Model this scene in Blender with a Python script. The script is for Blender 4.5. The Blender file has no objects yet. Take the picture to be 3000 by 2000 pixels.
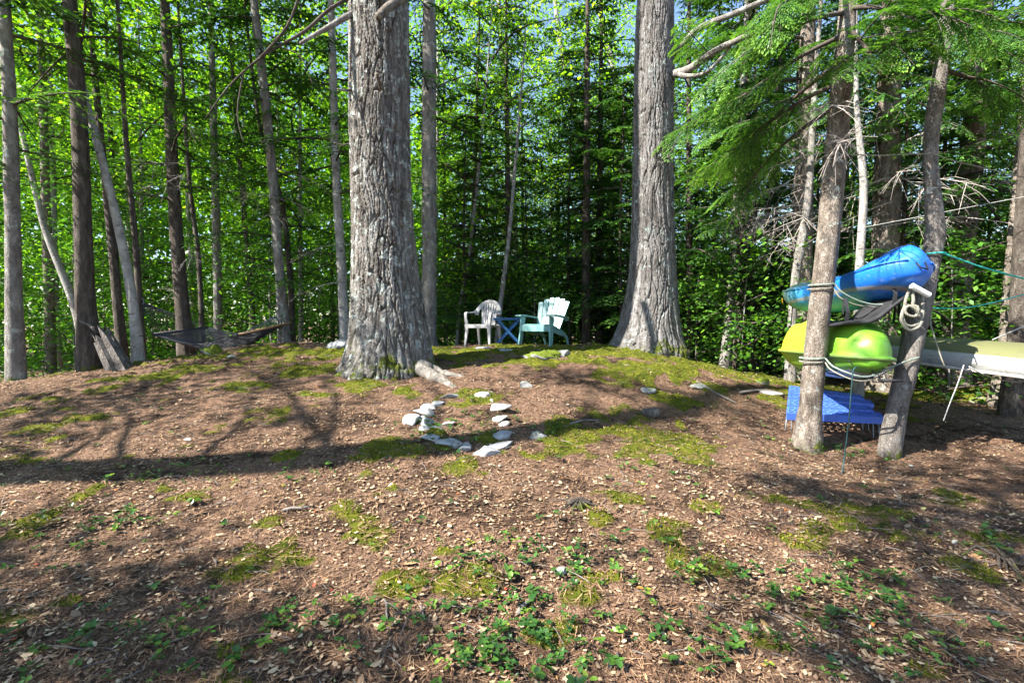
import bpy, math, random
import numpy as np
from mathutils import Vector, Matrix, Quaternion

R = math.radians
rng = np.random.default_rng(7)
random.seed(7)
scene = bpy.context.scene
COL = scene.collection

# ---------------------------------------------------------------- camera, sky, sun, exposure
EYE = np.array([0.0, 0.0, 1.5])
FPX, CX, CY, HORIZON = 1100.0, 1176.0, 784.0, 740.0          # photograph measured on a 2352 x 1568 grid
PITCH = math.atan((CY - HORIZON) / FPX)
cam = bpy.data.cameras.new('camera')
cam.sensor_width = 36.0
cam.lens = 36.0 * FPX / 2352.0
cam.clip_start, cam.clip_end = 0.05, 2000.0
camo = bpy.data.objects.new('camera', cam)
camo.location = EYE
camo.rotation_euler = (math.pi / 2 - PITCH, 0, 0)
COL.objects.link(camo)
scene.camera = camo

SUN_EL = R(45)
SUN_H = np.array([0.920, 0.392])                              # horizontal travel of the light
world = bpy.data.worlds.new('World')
scene.world = world
world.use_nodes = True
wn = world.node_tree
bg = wn.nodes['Background']
sky = wn.nodes.new('ShaderNodeTexSky')
sky.sky_type = 'NISHITA'
sky.sun_disc = False
sky.sun_elevation = SUN_EL
sky.sun_rotation = math.atan2(-SUN_H[0], -SUN_H[1])
sky.air_density, sky.dust_density, sky.ozone_density = 1.0, 0.4, 1.6
wn.links.new(sky.outputs[0], bg.inputs[0])
bg.inputs[1].default_value = 0.085
sun = bpy.data.lights.new('sun', 'SUN')
sun.energy, sun.angle, sun.color = 5.0, R(0.53), (1.0, 0.94, 0.84)
suno = bpy.data.objects.new('sun', sun)
LDIR = np.array([SUN_H[0] * math.cos(SUN_EL), SUN_H[1] * math.cos(SUN_EL), -math.sin(SUN_EL)])
suno.rotation_euler = Vector(LDIR).to_track_quat('-Z', 'Y').to_euler()
suno.location = (-20, -6, 20)
COL.objects.link(suno)
vs = scene.view_settings
vs.view_transform, vs.look, vs.gamma, vs.exposure = 'Standard', 'None', 1.0, 2.1
vs.use_curve_mapping = False
cy = scene.cycles
cy.max_bounces, cy.diffuse_bounces, cy.glossy_bounces, cy.transmission_bounces = 3, 3, 1, 2
cy.transparent_max_bounces = 4
cy.use_light_tree = False
cy.adaptive_threshold = 0.02
cy.caustics_reflective = cy.caustics_refractive = False


def W(vx, vy, Y):
    """point seen at grid pixel (vx, vy), Y metres ahead of the camera"""
    rx, ry = (vx - CX) / FPX, (CY - vy) / FPX
    d = np.array([rx, math.cos(PITCH) + ry * math.sin(PITCH), ry * math.cos(PITCH) - math.sin(PITCH)])
    return EYE + d * (Y / d[1])


# ---------------------------------------------------------------- noise
def _h(ix, iy, s):
    n = (ix.astype(np.int64) * 374761393 + iy.astype(np.int64) * 668265263 + s * 1442695041) & 0xffffffff
    n = ((n ^ (n >> 13)) * 1274126177) & 0xffffffff
    n = ((n ^ (n >> 16)) * 2246822519) & 0xffffffff
    return ((n >> 7) & 0xffff) / 65535.0


def vnoise(x, y, s=0, per=0):
    ix, iy = np.floor(x), np.floor(y)
    fx, fy = x - ix, y - iy
    fx, fy = fx * fx * (3 - 2 * fx), fy * fy * (3 - 2 * fy)
    a0, a1 = (ix, ix + 1) if not per else (ix % per, (ix + 1) % per)
    return (_h(a0, iy, s) * (1 - fx) + _h(a1, iy, s) * fx) * (1 - fy) + (_h(a0, iy + 1, s) * (1 - fx) + _h(a1, iy + 1, s) * fx) * fy - 0.5


def fbm(x, y, s=0, o=4, per=0):
    x, y = np.asarray(x, float), np.asarray(y, float)
    t, a = np.zeros(np.broadcast(x, y).shape), 1.0
    for k in range(o):
        t += a * vnoise(x * 2 ** k, y * 2 ** k, s + k * 17, per * 2 ** k)
        a *= 0.5
    return t


def worley(x, y, s, per):
    ix, iy = np.floor(x), np.floor(y)
    f1, f2, cid = np.full(x.shape, 9.0), np.full(x.shape, 9.0), np.zeros(x.shape)
    for dx in (-1, 0, 1):
        for dy in (-1, 0, 1):
            cx_, cy_ = ix + dx, iy + dy
            hx = cx_ % per
            d = np.hypot(cx_ + _h(hx, cy_, s) - x, cy_ + _h(hx, cy_, s + 5) - y)
            c = _h(hx, cy_, s + 9)
            new = d < f1
            f2 = np.where(new, f1, np.minimum(f2, d))
            cid = np.where(new, c, cid)
            f1 = np.where(new, d, f1)
    return f1, f2, cid


def sstep(a, b, x):
    t = np.clip((x - a) / (b - a), 0, 1)
    return t * t * (3 - 2 * t)


# ---------------------------------------------------------------- terrain height
_cp = []
def _v(vx, vy, Y): _cp.append(tuple(W(vx, vy, Y)))
for p in [(0, -4, -.15), (-5, -3, -.1), (5, -3, -.25), (0, 0, -.08), (-4, 0, -.02), (4, 0, -.12), (0, 2, 0), (-2.5, 2, .02), (2.5, 2, -.03),
          (0, 3, .13), (0, 4, .27), (0, 5, .43), (0, 6, .62), (0, 7, .80), (0, 8, .95), (0, 9, 1.04), (0, 10, 1.02), (0, 11, .88), (0, 13, .45),
          (0, 16, .1), (-3, 3, .12), (-5, 5, .36), (-3, 6, .62), (-7.5, 7.5, .63), (-9, 9, .28), (-12, 11, -.3), (-10, 4, .1), (-8, 2, 0),
          (-4.7, 9.5, 1.08), (-3, 8, .93), (-6, 12.5, .35), (-5.6, 7.6, .8), (2.3, 8.2, .99), (1.5, 9, 1.04), (1.2, 11, .85), (3.1, 10.5, .7),
          (3.5, 5.5, .02), (4.35, 5.5, .01), (2.0, 4, .16), (4.0, 4, -.02), (3.0, 3, 0), (6, 4.5, .02), (9, 5, .1), (7, 2, -.1)]:
    _cp.append(p)
for p in [(1700, 862, 8.3), (1840, 876, 8.6), (1640, 940, 6.3), (1500, 850, 7.3), (2030, 902, 8.6), (2190, 868, 9.0), (2345, 955, 6.6),
          (1770, 900, 7.2), (2250, 910, 8.0), (2352, 1100, 4.6), (1700, 860, 10.5), (1900, 868, 11.5), (2150, 850, 12), (1750, 960, 6.0)]:
    _v(*p)
for a in range(0, 360, 30):
    for r_, z_ in ((26, -.7), (60, -1.0), (200, -1.2)):
        _cp.append((r_ * math.cos(R(a)), r_ * math.sin(R(a)) + 5, z_))
_cp = np.array(_cp)
def _phi(r2): return np.sqrt(r2 + 0.8)
_n = len(_cp)
_A = np.zeros((_n + 1, _n + 1))
_A[:_n, :_n] = _phi(((_cp[:, None, :2] - _cp[None, :, :2]) ** 2).sum(-1)) - 1e-2 * np.eye(_n)
_A[:_n, _n] = _A[_n, :_n] = 1
_w = np.linalg.solve(_A, np.append(_cp[:, 2], 0))


def gz(x, y):
    x, y = np.atleast_1d(np.asarray(x, float)), np.atleast_1d(np.asarray(y, float))
    out = np.empty(x.size)
    xf, yf = x.ravel(), y.ravel()
    for i in range(0, x.size, 40000):
        sl = slice(i, i + 40000)
        r2 = (xf[sl, None] - _cp[None, :, 0]) ** 2 + (yf[sl, None] - _cp[None, :, 1]) ** 2
        out[sl] = _phi(r2) @ _w[:_n] + _w[_n]
    out += 0.045 * fbm(xf * 1.1, yf * 1.1, 3, 3)
    return out.reshape(x.shape)


def g1(x, y): return float(gz(x, y)[0])


def hit(vx, vy):
    """where the line of sight through a grid pixel meets the ground"""
    ys = np.concatenate([np.arange(1.2, 14, .02), np.arange(14, 60, .5)])
    p = np.array([W(vx, vy, 1.0)]) - EYE
    pts = EYE + p * ys[:, None]
    below = pts[:, 2] <= gz(pts[:, 0], pts[:, 1])
    i = int(np.argmax(below)) if below.any() else len(ys) - 1
    return pts[i]


# ---------------------------------------------------------------- mesh helpers
def mesh_np(name, V, F, tint=None, attr='tint', smooth=False):
    """V (n,3); F (m,k) one polygon size"""
    me = bpy.data.meshes.new(name)
    V, F = np.asarray(V, np.float32), np.asarray(F, np.int32)
    m, k = F.shape
    me.vertices.add(len(V)); me.vertices.foreach_set('co', V.ravel())
    me.loops.add(m * k); me.loops.foreach_set('vertex_index', F.ravel())
    me.polygons.add(m); me.polygons.foreach_set('loop_start', np.arange(0, m * k, k, dtype=np.int32))
    if smooth:
        me.polygons.foreach_set('use_smooth', np.ones(m, bool))
    if tint is not None:
        a = me.attributes.new(attr, 'FLOAT', 'POINT')
        a.data.foreach_set('value', np.asarray(tint, np.float32))
    me.update(calc_edges=True)
    return me


class MB:
    """collects shapes into one mesh"""
    def __init__(s): s.v, s.f, s.sm = [], [], []
    def add(s, v, f, smooth=False):
        o = len(s.v)
        s.v += [tuple(map(float, p)) for p in v]
        s.f += [tuple(i + o for i in q) for q in f]
        s.sm += [smooth] * len(f)
        return s
    def box(s, c, d, rot=None):
        c, h = Vector(c), Vector(d) / 2
        v = [Vector((x * h.x, y * h.y, z * h.z)) for z in (-1, 1) for y in (-1, 1) for x in (-1, 1)]
        if rot is not None: v = [rot @ p for p in v]
        return s.add([p + c for p in v], [(0, 2, 3, 1), (4, 5, 7, 6), (0, 1, 5, 4), (2, 6, 7, 3), (0, 4, 6, 2), (1, 3, 7, 5)])
    def tube(s, pts, r, n=6, caps=True, smooth=True):
        P = [Vector(p) for p in pts]
        rr = r if hasattr(r, '__len__') else [r] * len(P)
        v, f = [], []
        prev = None
        for i, p in enumerate(P):
            d = (P[min(i + 1, len(P) - 1)] - P[max(i - 1, 0)])
            d = d.normalized() if d.length > 1e-9 else Vector((0, 0, 1))
            if prev is None:
                a = d.orthogonal().normalized()
            else:
                a = (prev - d * prev.dot(d))
                a = a.normalized() if a.length > 1e-6 else d.orthogonal().normalized()
            prev = a
            b = d.cross(a)
            for k in range(n):
                t = 2 * math.pi * k / n
                v.append(p + (a * math.cos(t) + b * math.sin(t)) * rr[i])
        for i in range(len(P) - 1):
            for k in range(n):
                f.append((i * n + k, i * n + (k + 1) % n, (i + 1) * n + (k + 1) % n, (i + 1) * n + k))
        if caps:
            f.append(tuple(range(n))[::-1]); f.append(tuple(range((len(P) - 1) * n, len(P) * n)))
        return s.add(v, f, smooth)
    def bar(s, pts, w, t, side=(1, 0, 0), smooth=False):
        """rectangular section swept along pts; w along `side`, t across"""
        P = [Vector(p) for p in pts]
        ww = w if hasattr(w, '__len__') else [w] * len(P)
        tt = t if hasattr(t, '__len__') else [t] * len(P)
        sd0 = Vector(side)
        v, f = [], []
        for i, p in enumerate(P):
            d = (P[min(i + 1, len(P) - 1)] - P[max(i - 1, 0)]).normalized()
            sd = (sd0 - d * sd0.dot(d)).normalized()
            nn = d.cross(sd)
            for a, b in ((-1, -1), (1, -1), (1, 1), (-1, 1)):
                v.append(p + sd * a * ww[i] / 2 + nn * b * tt[i] / 2)
        for i in range(len(P) - 1):
            for k in range(4):
                f.append((i * 4 + k, i * 4 + (k + 1) % 4, i * 4 + 4 + (k + 1) % 4, i * 4 + 4 + k))
        f.append((3, 2, 1, 0)); n = (len(P) - 1) * 4; f.append((n, n + 1, n + 2, n + 3))
        return s.add(v, f, smooth)
    def mesh(s, name):
        me = bpy.data.meshes.new(name)
        me.from_pydata(s.v, [], s.f)
        me.polygons.foreach_set('use_smooth', s.sm)
        me.update()
        return me


def obj(name, me, material=None, parent=None, loc=None, bevel=0.0):
    o = bpy.data.objects.new(name, me)
    COL.objects.link(o)
    if material is not None and not me.materials:
        me.materials.append(material)
    if parent is not None: o.parent = parent
    if loc is not None: o.location = loc
    if bevel:
        b = o.modifiers.new('bevel', 'BEVEL'); b.width = bevel; b.segments = 2; b.limit_method = 'ANGLE'
    return o


def tag(o, label=None, cat=None, group=None, kind=None):
    if label: o['label'] = label
    if cat: o['category'] = cat
    if group: o['group'] = group
    if kind: o['kind'] = kind
    return o


def thing(name, label, cat, loc=(0, 0, 0), rz=0.0, group=None):
    o = bpy.data.objects.new(name, None)
    o.empty_display_size = 0.1
    COL.objects.link(o)
    o.location = loc; o.rotation_euler = (0, 0, rz)
    return tag(o, label, cat, group)


# ---------------------------------------------------------------- materials
class NT:
    def __init__(s, name):
        s.m = bpy.data.materials.new(name); s.m.use_nodes = True
        s.t = s.m.node_tree; s.b = s.t.nodes['Principled BSDF']; s.out = s.t.nodes['Material Output']
    def n(s, typ, **kw):
        x = s.t.nodes.new('ShaderNode' + typ)
        for k, v in kw.items():
            if k.startswith('_'): setattr(x, k[1:], v)
            else:
                i = x.inputs[int(k[1:])] if k[0] == 'i' and k[1:].isdigit() else x.inputs[k.replace('_', ' ')]
                if isinstance(v, bpy.types.NodeSocket): s.t.links.new(v, i)
                else: i.default_value = v
        return x
    def link(s, a, b): s.t.links.new(a, b)
    def coords(s, scale=(1, 1, 1), kind='Object'):
        tc = s.n('TexCoord')
        return s.n('Mapping', Vector=tc.outputs[kind], Scale=scale).outputs[0]
    def noise(s, vec, scale, detail=4, rough=.55, dist=0.0):
        return s.n('TexNoise', Vector=vec, Scale=scale, Detail=detail, Roughness=rough, Distortion=dist).outputs[0]
    def ramp(s, fac, stops):
        r = s.n('ValToRGB', Fac=fac)
        e = r.color_ramp.elements
        while len(e) < len(stops): e.new(0.5)
        for q, (p, c) in zip(e, stops):
            q.position = p; q.color = (*c, 1) if len(c) == 3 else c
        return r.outputs[0]
    def step(s, fac, a, b):
        return s.n('MapRange', Value=fac, i1=a, i2=b, i3=0.0, i4=1.0, _interpolation_type='SMOOTHSTEP').outputs[0]
    def mix(s, fac, a, b):
        x = s.t.nodes.new('ShaderNodeMix'); x.data_type = 'RGBA'
        for sock, v in ((x.inputs[0], fac), (x.inputs[6], a), (x.inputs[7], b)):
            if isinstance(v, bpy.types.NodeSocket): s.t.links.new(v, sock)
            else: sock.default_value = (*v, 1) if hasattr(v, '__len__') and len(v) == 3 else v
        return x.outputs[2]
    def math(s, op, a, b=0.0):
        x = s.t.nodes.new('ShaderNodeMath'); x.operation = op
        for i, v in enumerate((a, b)):
            if isinstance(v, bpy.types.NodeSocket): s.t.links.new(v, x.inputs[i])
            else: x.inputs[i].default_value = v
        return x.outputs[0]
    def bump(s, h, strength=.5, dist=.02):
        b = s.n('Bump', Strength=strength, Distance=dist, Height=h)
        s.link(b.outputs[0], s.b.inputs['Normal'])
    def col(s, c):
        if isinstance(c, bpy.types.NodeSocket): s.link(c, s.b.inputs['Base Color'])
        else: s.b.inputs['Base Color'].default_value = (*c, 1)
        return s
    def rough(s, r, spec=.4):
        s.b.inputs['Roughness'].default_value = r; s.b.inputs['Specular IOR Level'].default_value = spec
        return s


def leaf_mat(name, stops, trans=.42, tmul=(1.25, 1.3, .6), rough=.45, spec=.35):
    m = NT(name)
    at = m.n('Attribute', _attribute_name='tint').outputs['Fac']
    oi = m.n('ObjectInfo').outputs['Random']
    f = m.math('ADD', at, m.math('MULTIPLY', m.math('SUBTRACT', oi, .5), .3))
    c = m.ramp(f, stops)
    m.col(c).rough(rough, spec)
    tc = m.n('Mix', _data_type='RGBA', _blend_type='MULTIPLY')
    tc.inputs[0].default_value = 1.0
    m.link(c, tc.inputs[6]); tc.inputs[7].default_value = (*tmul, 1)
    tr = m.n('BsdfTranslucent', Color=tc.outputs[2])
    mx = m.n('MixShader', Fac=trans)
    m.link(m.b.outputs[0], mx.inputs[1]); m.link(tr.outputs[0], mx.inputs[2]); m.link(mx.outputs[0], m.out.inputs['Surface'])
    return m.m


def bark_mat(name, dark, mid, light, lichen=None, lich_amt=.55, moss=0.0, scale=9, stretch=.28, bump=.7, marks=0.0, rough=.9):
    m = NT(name)
    v = m.coords((1, 1, stretch))
    vo = m.coords()
    a = m.noise(v, scale, 6, .62, .4)
    c = m.ramp(a, [(.28, dark), (.5, mid), (.72, light)])
    oi = m.n('ObjectInfo').outputs['Random']
    if lichen:
        l = m.noise(vo, 7.3, 5, .68)
        lf = m.step(l, lich_amt, lich_amt + .08)
        c = m.mix(m.math('MULTIPLY', lf, .8), c, lichen)
    if marks:
        vm = m.coords((1, 1, 3.2))
        k = m.step(m.noise(vm, 6, 4, .6), .60, .68)
        c = m.mix(m.math('MULTIPLY', k, marks), c, (.05, .045, .04))
    if moss:
        sx = m.n('SeparateXYZ', Vector=vo)
        hgt = m.math('SUBTRACT', 1.0, m.math('DIVIDE', sx.outputs[2], moss))
        mf = m.step(m.math('ADD', m.math('MULTIPLY', m.math('MINIMUM', hgt, .9), .5), m.math('MULTIPLY', m.noise(vo, 4.5, 6, .75), 1.6)), 1.20, 1.42)
        mc = m.ramp(m.noise(vo, 20, 3), [(.3, (.03, .05, .006)), (.7, (.13, .15, .015))])
        c = m.mix(mf, c, mc)
    m.col(c).rough(rough, .2)
    wob = m.n('VectorMath', _operation='MULTIPLY_ADD', i0=m.n('TexNoise', Vector=vo, Scale=scale * .8, Detail=3.0).outputs['Color'], i1=(.16, .16, .10), i2=m.coords((1, 1, stretch * .8))).outputs[0]
    w = m.n('TexVoronoi', Vector=wob, Scale=scale * 2.2, _feature='DISTANCE_TO_EDGE').outputs['Distance']
    h = m.math('ADD', m.math('MULTIPLY', m.step(w, .0, .14), .45), m.noise(v, scale * 3, 6, .65))
    m.bump(h, bump, .02)
    return m.m


def plain(name, c, rough=.5, spec=.4, var=.12, scale=6, dirt=None, dirt_at=.58, bump=0.0, bscale=60):
    m = NT(name)
    v = m.coords()
    n = m.noise(v, scale, 5, .6)
    lo, hi = tuple(x * (1 - var) for x in c), tuple(min(1, x * (1 + var)) for x in c)
    cc = m.ramp(n, [(.3, lo), (.7, hi)])
    if dirt:
        cc = m.mix(m.math('MULTIPLY', m.step(m.noise(v, scale * 2.3, 6, .7), dirt_at, dirt_at + .12), .7), cc, dirt)
    m.col(cc).rough(rough, spec)
    if bump: m.bump(m.noise(v, bscale, 4, .6), bump, .004)
    return m.m


M = {}
M['pine'] = bark_mat('pine_bark', (.045, .036, .030), (.155, .142, .128), (.31, .31, .30), (.40, .45, .42), .55, .9, 11, .13, 1.0)
M['pine2'] = bark_mat('pine_bark_grey', (.05, .043, .038), (.145, .136, .13), (.26, .256, .255), (.34, .39, .37), .58, .6, 11, .16, 1.0)
M['hemlock_bark'] = bark_mat('hemlock_bark', (.03, .024, .02), (.08, .066, .055), (.155, .135, .118), (.2, .22, .19), .66, .22, 14, .3, .9)
M['grey_bark'] = bark_mat('grey_bark', (.09, .08, .072), (.19, .175, .16), (.32, .31, .29), (.36, .40, .37), .56, .2, 13, .35, .8)
M['pale_bark'] = bark_mat('pale_bark', (.13, .12, .11), (.26, .25, .235), (.38, .37, .35), (.42, .46, .43), .6, .15, 10, .6, .5, marks=.85)
M['flaky_bark'] = bark_mat('flaky_bark', (.06, .046, .037), (.175, .145, .12), (.31, .275, .24), (.34, .37, .34), .58, .35, 15, .35, 1.0)
M['post_bark'] = bark_mat('post_bark', (.07, .06, .054), (.18, .16, .145), (.29, .27, .25), (.36, .39, .37), .58, .3, 18, .4, 1.0)
M['pale_root'] = bark_mat('bare_root', (.08, .068, .058), (.20, .18, .155), (.36, .33, .29), (.30, .31, .24), .6, 0, 12, .5, .8)
M['snag'] = bark_mat('weathered_wood', (.035, .03, .027), (.11, .097, .088), (.21, .195, .18), None, .6, 0, 10, .1, .9)
M['dead_twig'] = plain('dead_twig', (.16, .14, .125), .9, .1, .4, 9)
M['dead_branch'] = plain('bleached_branch', (.30, .27, .245), .9, .1, .35, 9)
M['limb'] = plain('limb_bark', (.07, .058, .05), .9, .1, .5, 5, (.17, .16, .15), .6)
M['hemlock'] = leaf_mat('hemlock_needles', [(.0, (.010, .035, .010)), (.45, (.028, .085, .018)), (.8, (.065, .16, .028)), (1.0, (.12, .24, .04))], .38)
M['broad'] = leaf_mat('broad_leaves', [(.0, (.05, .14, .012)), (.45, (.125, .30, .018)), (.8, (.23, .43, .028)), (1.0, (.36, .52, .045))], .55, (1.5, 1.45, .5))
M['shade_leaf'] = leaf_mat('understory_leaves', [(.0, (.03, .09, .016)), (.6, (.08, .22, .026)), (1.0, (.18, .36, .04))], .5)

# ---------------------------------------------------------------- ground
MOSS = [(1530, 1010, 110, 50), (1460, 1035, 70, 30), (1440, 850, 90, 42), (1560, 850, 60, 26), (1640, 892, 40, 16), (1560, 925, 55, 20), (1240, 812, 110, 22),
        (1100, 812, 60, 12), (1180, 800, 60, 12), (1290, 985, 45, 20), (1345, 1010, 50, 22), (900, 1030, 100, 34), (1050, 1085, 75, 26), (770, 1055, 22, 10), (650, 1055, 30, 12),
        (720, 850, 70, 22), (640, 955, 65, 24), (560, 890, 60, 16), (200, 962, 80, 16), (90, 985, 60, 16), (430, 1148, 50, 18), (390, 1130, 60, 12),
        (905, 1130, 16, 12), (1010, 1265, 52, 22), (920, 1340, 60, 36), (1080, 1335, 80, 40), (1380, 1200, 40, 18), (1520, 1222, 52, 28), (1610, 1172, 70, 18),
        (1450, 1145, 80, 16), (1560, 1290, 50, 40), (1640, 1300, 50, 40), (1830, 1245, 60, 30), (1840, 1158, 70, 20), (1300, 1385, 70, 24), (1260, 1460, 70, 36),
        (1590, 1530, 70, 26), (2130, 1540, 60, 24), (2280, 1230, 70, 26), (2200, 1150, 60, 20), (1960, 1215, 60, 16), (700, 1290, 60, 12), (610, 1210, 40, 14),
        (60, 1060, 60, 12), (1075, 915, 65, 26), (840, 885, 60, 24), (330, 870, 90, 12), (480, 845, 90, 10), (620, 815, 110, 10), (930, 905, 40, 14), (1000, 1000, 40, 14),
        (1500, 812, 40, 14), (1880, 1035, 40, 12), (1400, 1330, 60, 20), (1780, 1490, 60, 20), (1850, 1420, 40, 14), (150, 1390, 40, 12), (520, 1500, 40, 14)]
_moss = []
for vx, vy, a, b in MOSS:
    c = hit(vx, vy); d = hit(vx + a, vy); e = hit(vx, vy - b); f_ = hit(vx, vy + b)
    _moss.append((c[0], c[1], abs(d[0] - c[0]) + .02, max(.05, min(.9, abs(e[1] - f_[1]) / 2))))
_moss = np.array(_moss)


def moss_at(x, y):
    m = np.zeros(x.shape)
    for mx, my, ax, ay in _moss:
        q = ((x - mx) / ax) ** 2 + ((y - my) / ay) ** 2
        m = np.maximum(m, np.exp(-q * .9))
    n = fbm(x * 5, y * 5, 41, 4)
    base = sstep(.02, .40, fbm(x * .9, y * .9, 77, 3)) * .50
    return sstep(.26, .86, np.maximum(m * .92, base) + n * .8)


def graded(lo, d0, d1, hi, step, grow=1.16):
    xs = list(np.arange(d0, d1 + 1e-6, step))
    a, s = [], step
    x = d1
    while x < hi: s *= grow; x += s; a.append(x)
    b, s, x = [], step, d0
    while x > lo: s *= grow; x -= s; b.append(x)
    return np.array(b[::-1] + xs + a)

gx = graded(-400, -8.5, 8.5, 400, .045)
gy = graded(-60, 1.3, 10.6, 600, .045)
GX, GY = np.meshgrid(gx, gy)
near = (np.abs(GX) < 10) & (GY > 0) & (GY < 13)
MO = np.zeros(GX.shape)
MO[near] = moss_at(GX[near], GY[near])
GZ = gz(GX, GY)
GZ = GZ + np.where(near, .022 * fbm(GX * 6, GY * 6, 5, 3) + MO * (.018 + .05 * np.clip(fbm(GX * 7, GY * 7, 8, 2) + .25, 0, 1)), 0)
ny, nx = GX.shape
idx = np.arange(ny * nx).reshape(ny, nx)
F = np.stack([idx[:-1, :-1], idx[:-1, 1:], idx[1:, 1:], idx[1:, :-1]], -1).reshape(-1, 4)
gm = mesh_np('ground', np.stack([GX, GY, GZ], -1).reshape(-1, 3), F, MO.ravel(), 'moss', True)
g = NT('forest_floor')
v = g.coords()
nb = g.noise(v, 1.9, 5, .65)
nf = g.noise(g.coords((1, 1, .3)), 34, 8, .75, .6)
nm = g.noise(v, 9, 6, .7)
fine = g.noise(v, 130, 4, .7)
c1 = g.ramp(nf, [(.34, (.020, .013, .010)), (.46, (.14, .078, .050)), (.57, (.34, .20, .132)), (.68, (.70, .52, .375))])
c2 = g.ramp(fine, [(.36, (.024, .015, .011)), (.5, (.22, .125, .08)), (.64, (.72, .54, .39))])
c = g.mix(.5, c1, c2)
dark = g.step(g.math('ADD', nb, g.math('MULTIPLY', nm, .8)), .84, 1.05)
c = g.mix(g.math('MULTIPLY', dark, .85), c, (.030, .020, .015))
mo = g.n('Attribute', _attribute_name='moss').outputs['Fac']
mf = g.step(g.math('ADD', mo, g.math('MULTIPLY', g.math('SUBTRACT', fine, .5), .9)), .35, .65)
mc = g.ramp(g.math('ADD', g.math('MULTIPLY', nm, .6), g.math('MULTIPLY', fine, .5)), [(.38, (.035, .055, .006)), (.55, (.12, .14, .013)), (.7, (.27, .255, .026))])
c = g.mix(mf, c, mc)
g.col(c).rough(.95, .12)
g.bump(g.math('ADD', g.math('ADD', nf, fine), g.math('MULTIPLY', nm, .9)), 1.0, .04)
ground = obj('ground', gm, g.m)
tag(ground, kind='structure')

# ---------------------------------------------------------------- foliage builders (numpy cards)
def unit(a): return a / np.maximum(np.linalg.norm(a, axis=-1, keepdims=True), 1e-9)


def cards(P, D, S, ln, wd, bend=0.0):
    """diamond leaves: base P, direction D, side S"""
    ln, wd = ln[:, None], wd[:, None]
    mid = P + D * ln * .45
    tip = P + D * ln; tip[:, 2] -= (bend * ln)[:, 0]
    return np.stack([P, mid + S * wd / 2, tip, mid - S * wd / 2], 1)


def bough(r, L, droop, card=.10, cw=.03, step=.055, nb=13, rise=.12, sub=.42):
    """a flat hemlock spray along +x; returns cards (n,4,3), tint, axis points"""
    out, tin = [], []
    T = np.linspace(0, 1, 8)
    wob = r.uniform(-.06, .06, 2) * L
    def ax(t): return np.stack([L * t * (1 - .08 * t), wob[0] * np.sin(t * 3) + wob[1] * t * t, L * (rise * t - droop * t * t)], -1)
    t0 = np.linspace(.10, .97, nb)
    for side in (-1, 1):
        t = np.clip(t0 + r.uniform(-.03, .03, nb), .05, .99)
        for tk in t:
            if r.random() < .08: continue
            l = sub * L * (1 - tk) ** .75 * r.uniform(.65, 1.1) + .05 * L
            ang = R(r.uniform(42, 66)) * side
            d = np.array([math.cos(ang), math.sin(ang), r.uniform(-.22, .05) - droop * tk])
            d /= np.linalg.norm(d)
            n = max(3, int(l / step))
            s = np.linspace(.02, l, n)
            P = ax(np.array([tk])) + d[None] * s[:, None]
            P[:, 2] -= .28 * s * s / max(l, .1)
            b = tk_t = None
            for sd in (-1, 1):
                a2 = R(1) * r.uniform(32, 58, n) * sd
                D = np.stack([d[0] * np.cos(a2) - d[1] * np.sin(a2), d[0] * np.sin(a2) + d[1] * np.cos(a2), d[2] + r.uniform(-.3, .12, n)], -1)
                D = unit(D)
                up = np.stack([r.normal(0, .3, n), r.normal(0, .3, n), np.ones(n)], -1)
                S = unit(np.cross(D, up))
                ln = card * r.uniform(.65, 1.25, n)
                out.append(cards(P, D, S, ln, cw * r.uniform(.75, 1.3, n), .12))
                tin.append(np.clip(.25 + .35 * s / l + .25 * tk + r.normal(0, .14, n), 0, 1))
            D = np.repeat(d[None], n, 0) + r.normal(0, .08, (n, 3))
            out.append(cards(P, unit(D), unit(np.cross(D, np.array([0, 0, 1.]))), card * r.uniform(.6, 1, n), np.full(n, cw), .1))
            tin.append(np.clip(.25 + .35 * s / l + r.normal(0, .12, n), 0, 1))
    return np.concatenate(out), np.concatenate(tin), ax(T)


def rotz(P, a):
    c, s = math.cos(a), math.sin(a)
    return np.stack([P[..., 0] * c - P[..., 1] * s, P[..., 0] * s + P[..., 1] * c, P[..., 2]], -1)


def card_mesh(name, Q, tint):
    n = len(Q)
    return mesh_np(name, Q.reshape(-1, 3), np.arange(n * 4).reshape(n, 4), np.repeat(tint, 4))


def hemlock(name, seed, H, z0, n, lmax, card=.125, cw=.038, step=.08, nb=10, top=.35, droop=.28):
    r = np.random.default_rng(seed)
    Q, T, mb = [], [], MB()
    for i in range(n):
        h = z0 + (H - z0) * ((i + r.random()) / n) ** 1.05
        f = (h - z0) / (H - z0)
        L = lmax * (1 - (1 - top) * f) * r.uniform(.55, 1.1)
        a = i * 2.399 + r.uniform(-.5, .5)
        q, t, axp = bough(r, L, droop * r.uniform(.5, 1.3), card, cw, step, nb, r.uniform(.0, .22))
        off = np.array([0, 0, h])
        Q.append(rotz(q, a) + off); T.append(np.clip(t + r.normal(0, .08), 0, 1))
        mb.tube(rotz(axp, a) + off, np.linspace(.012 + .007 * L, .003, 8), 4, False)
    return card_mesh(name, np.concatenate(Q), np.concatenate(T)), mb.mesh(name + '_limbs')


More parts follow.
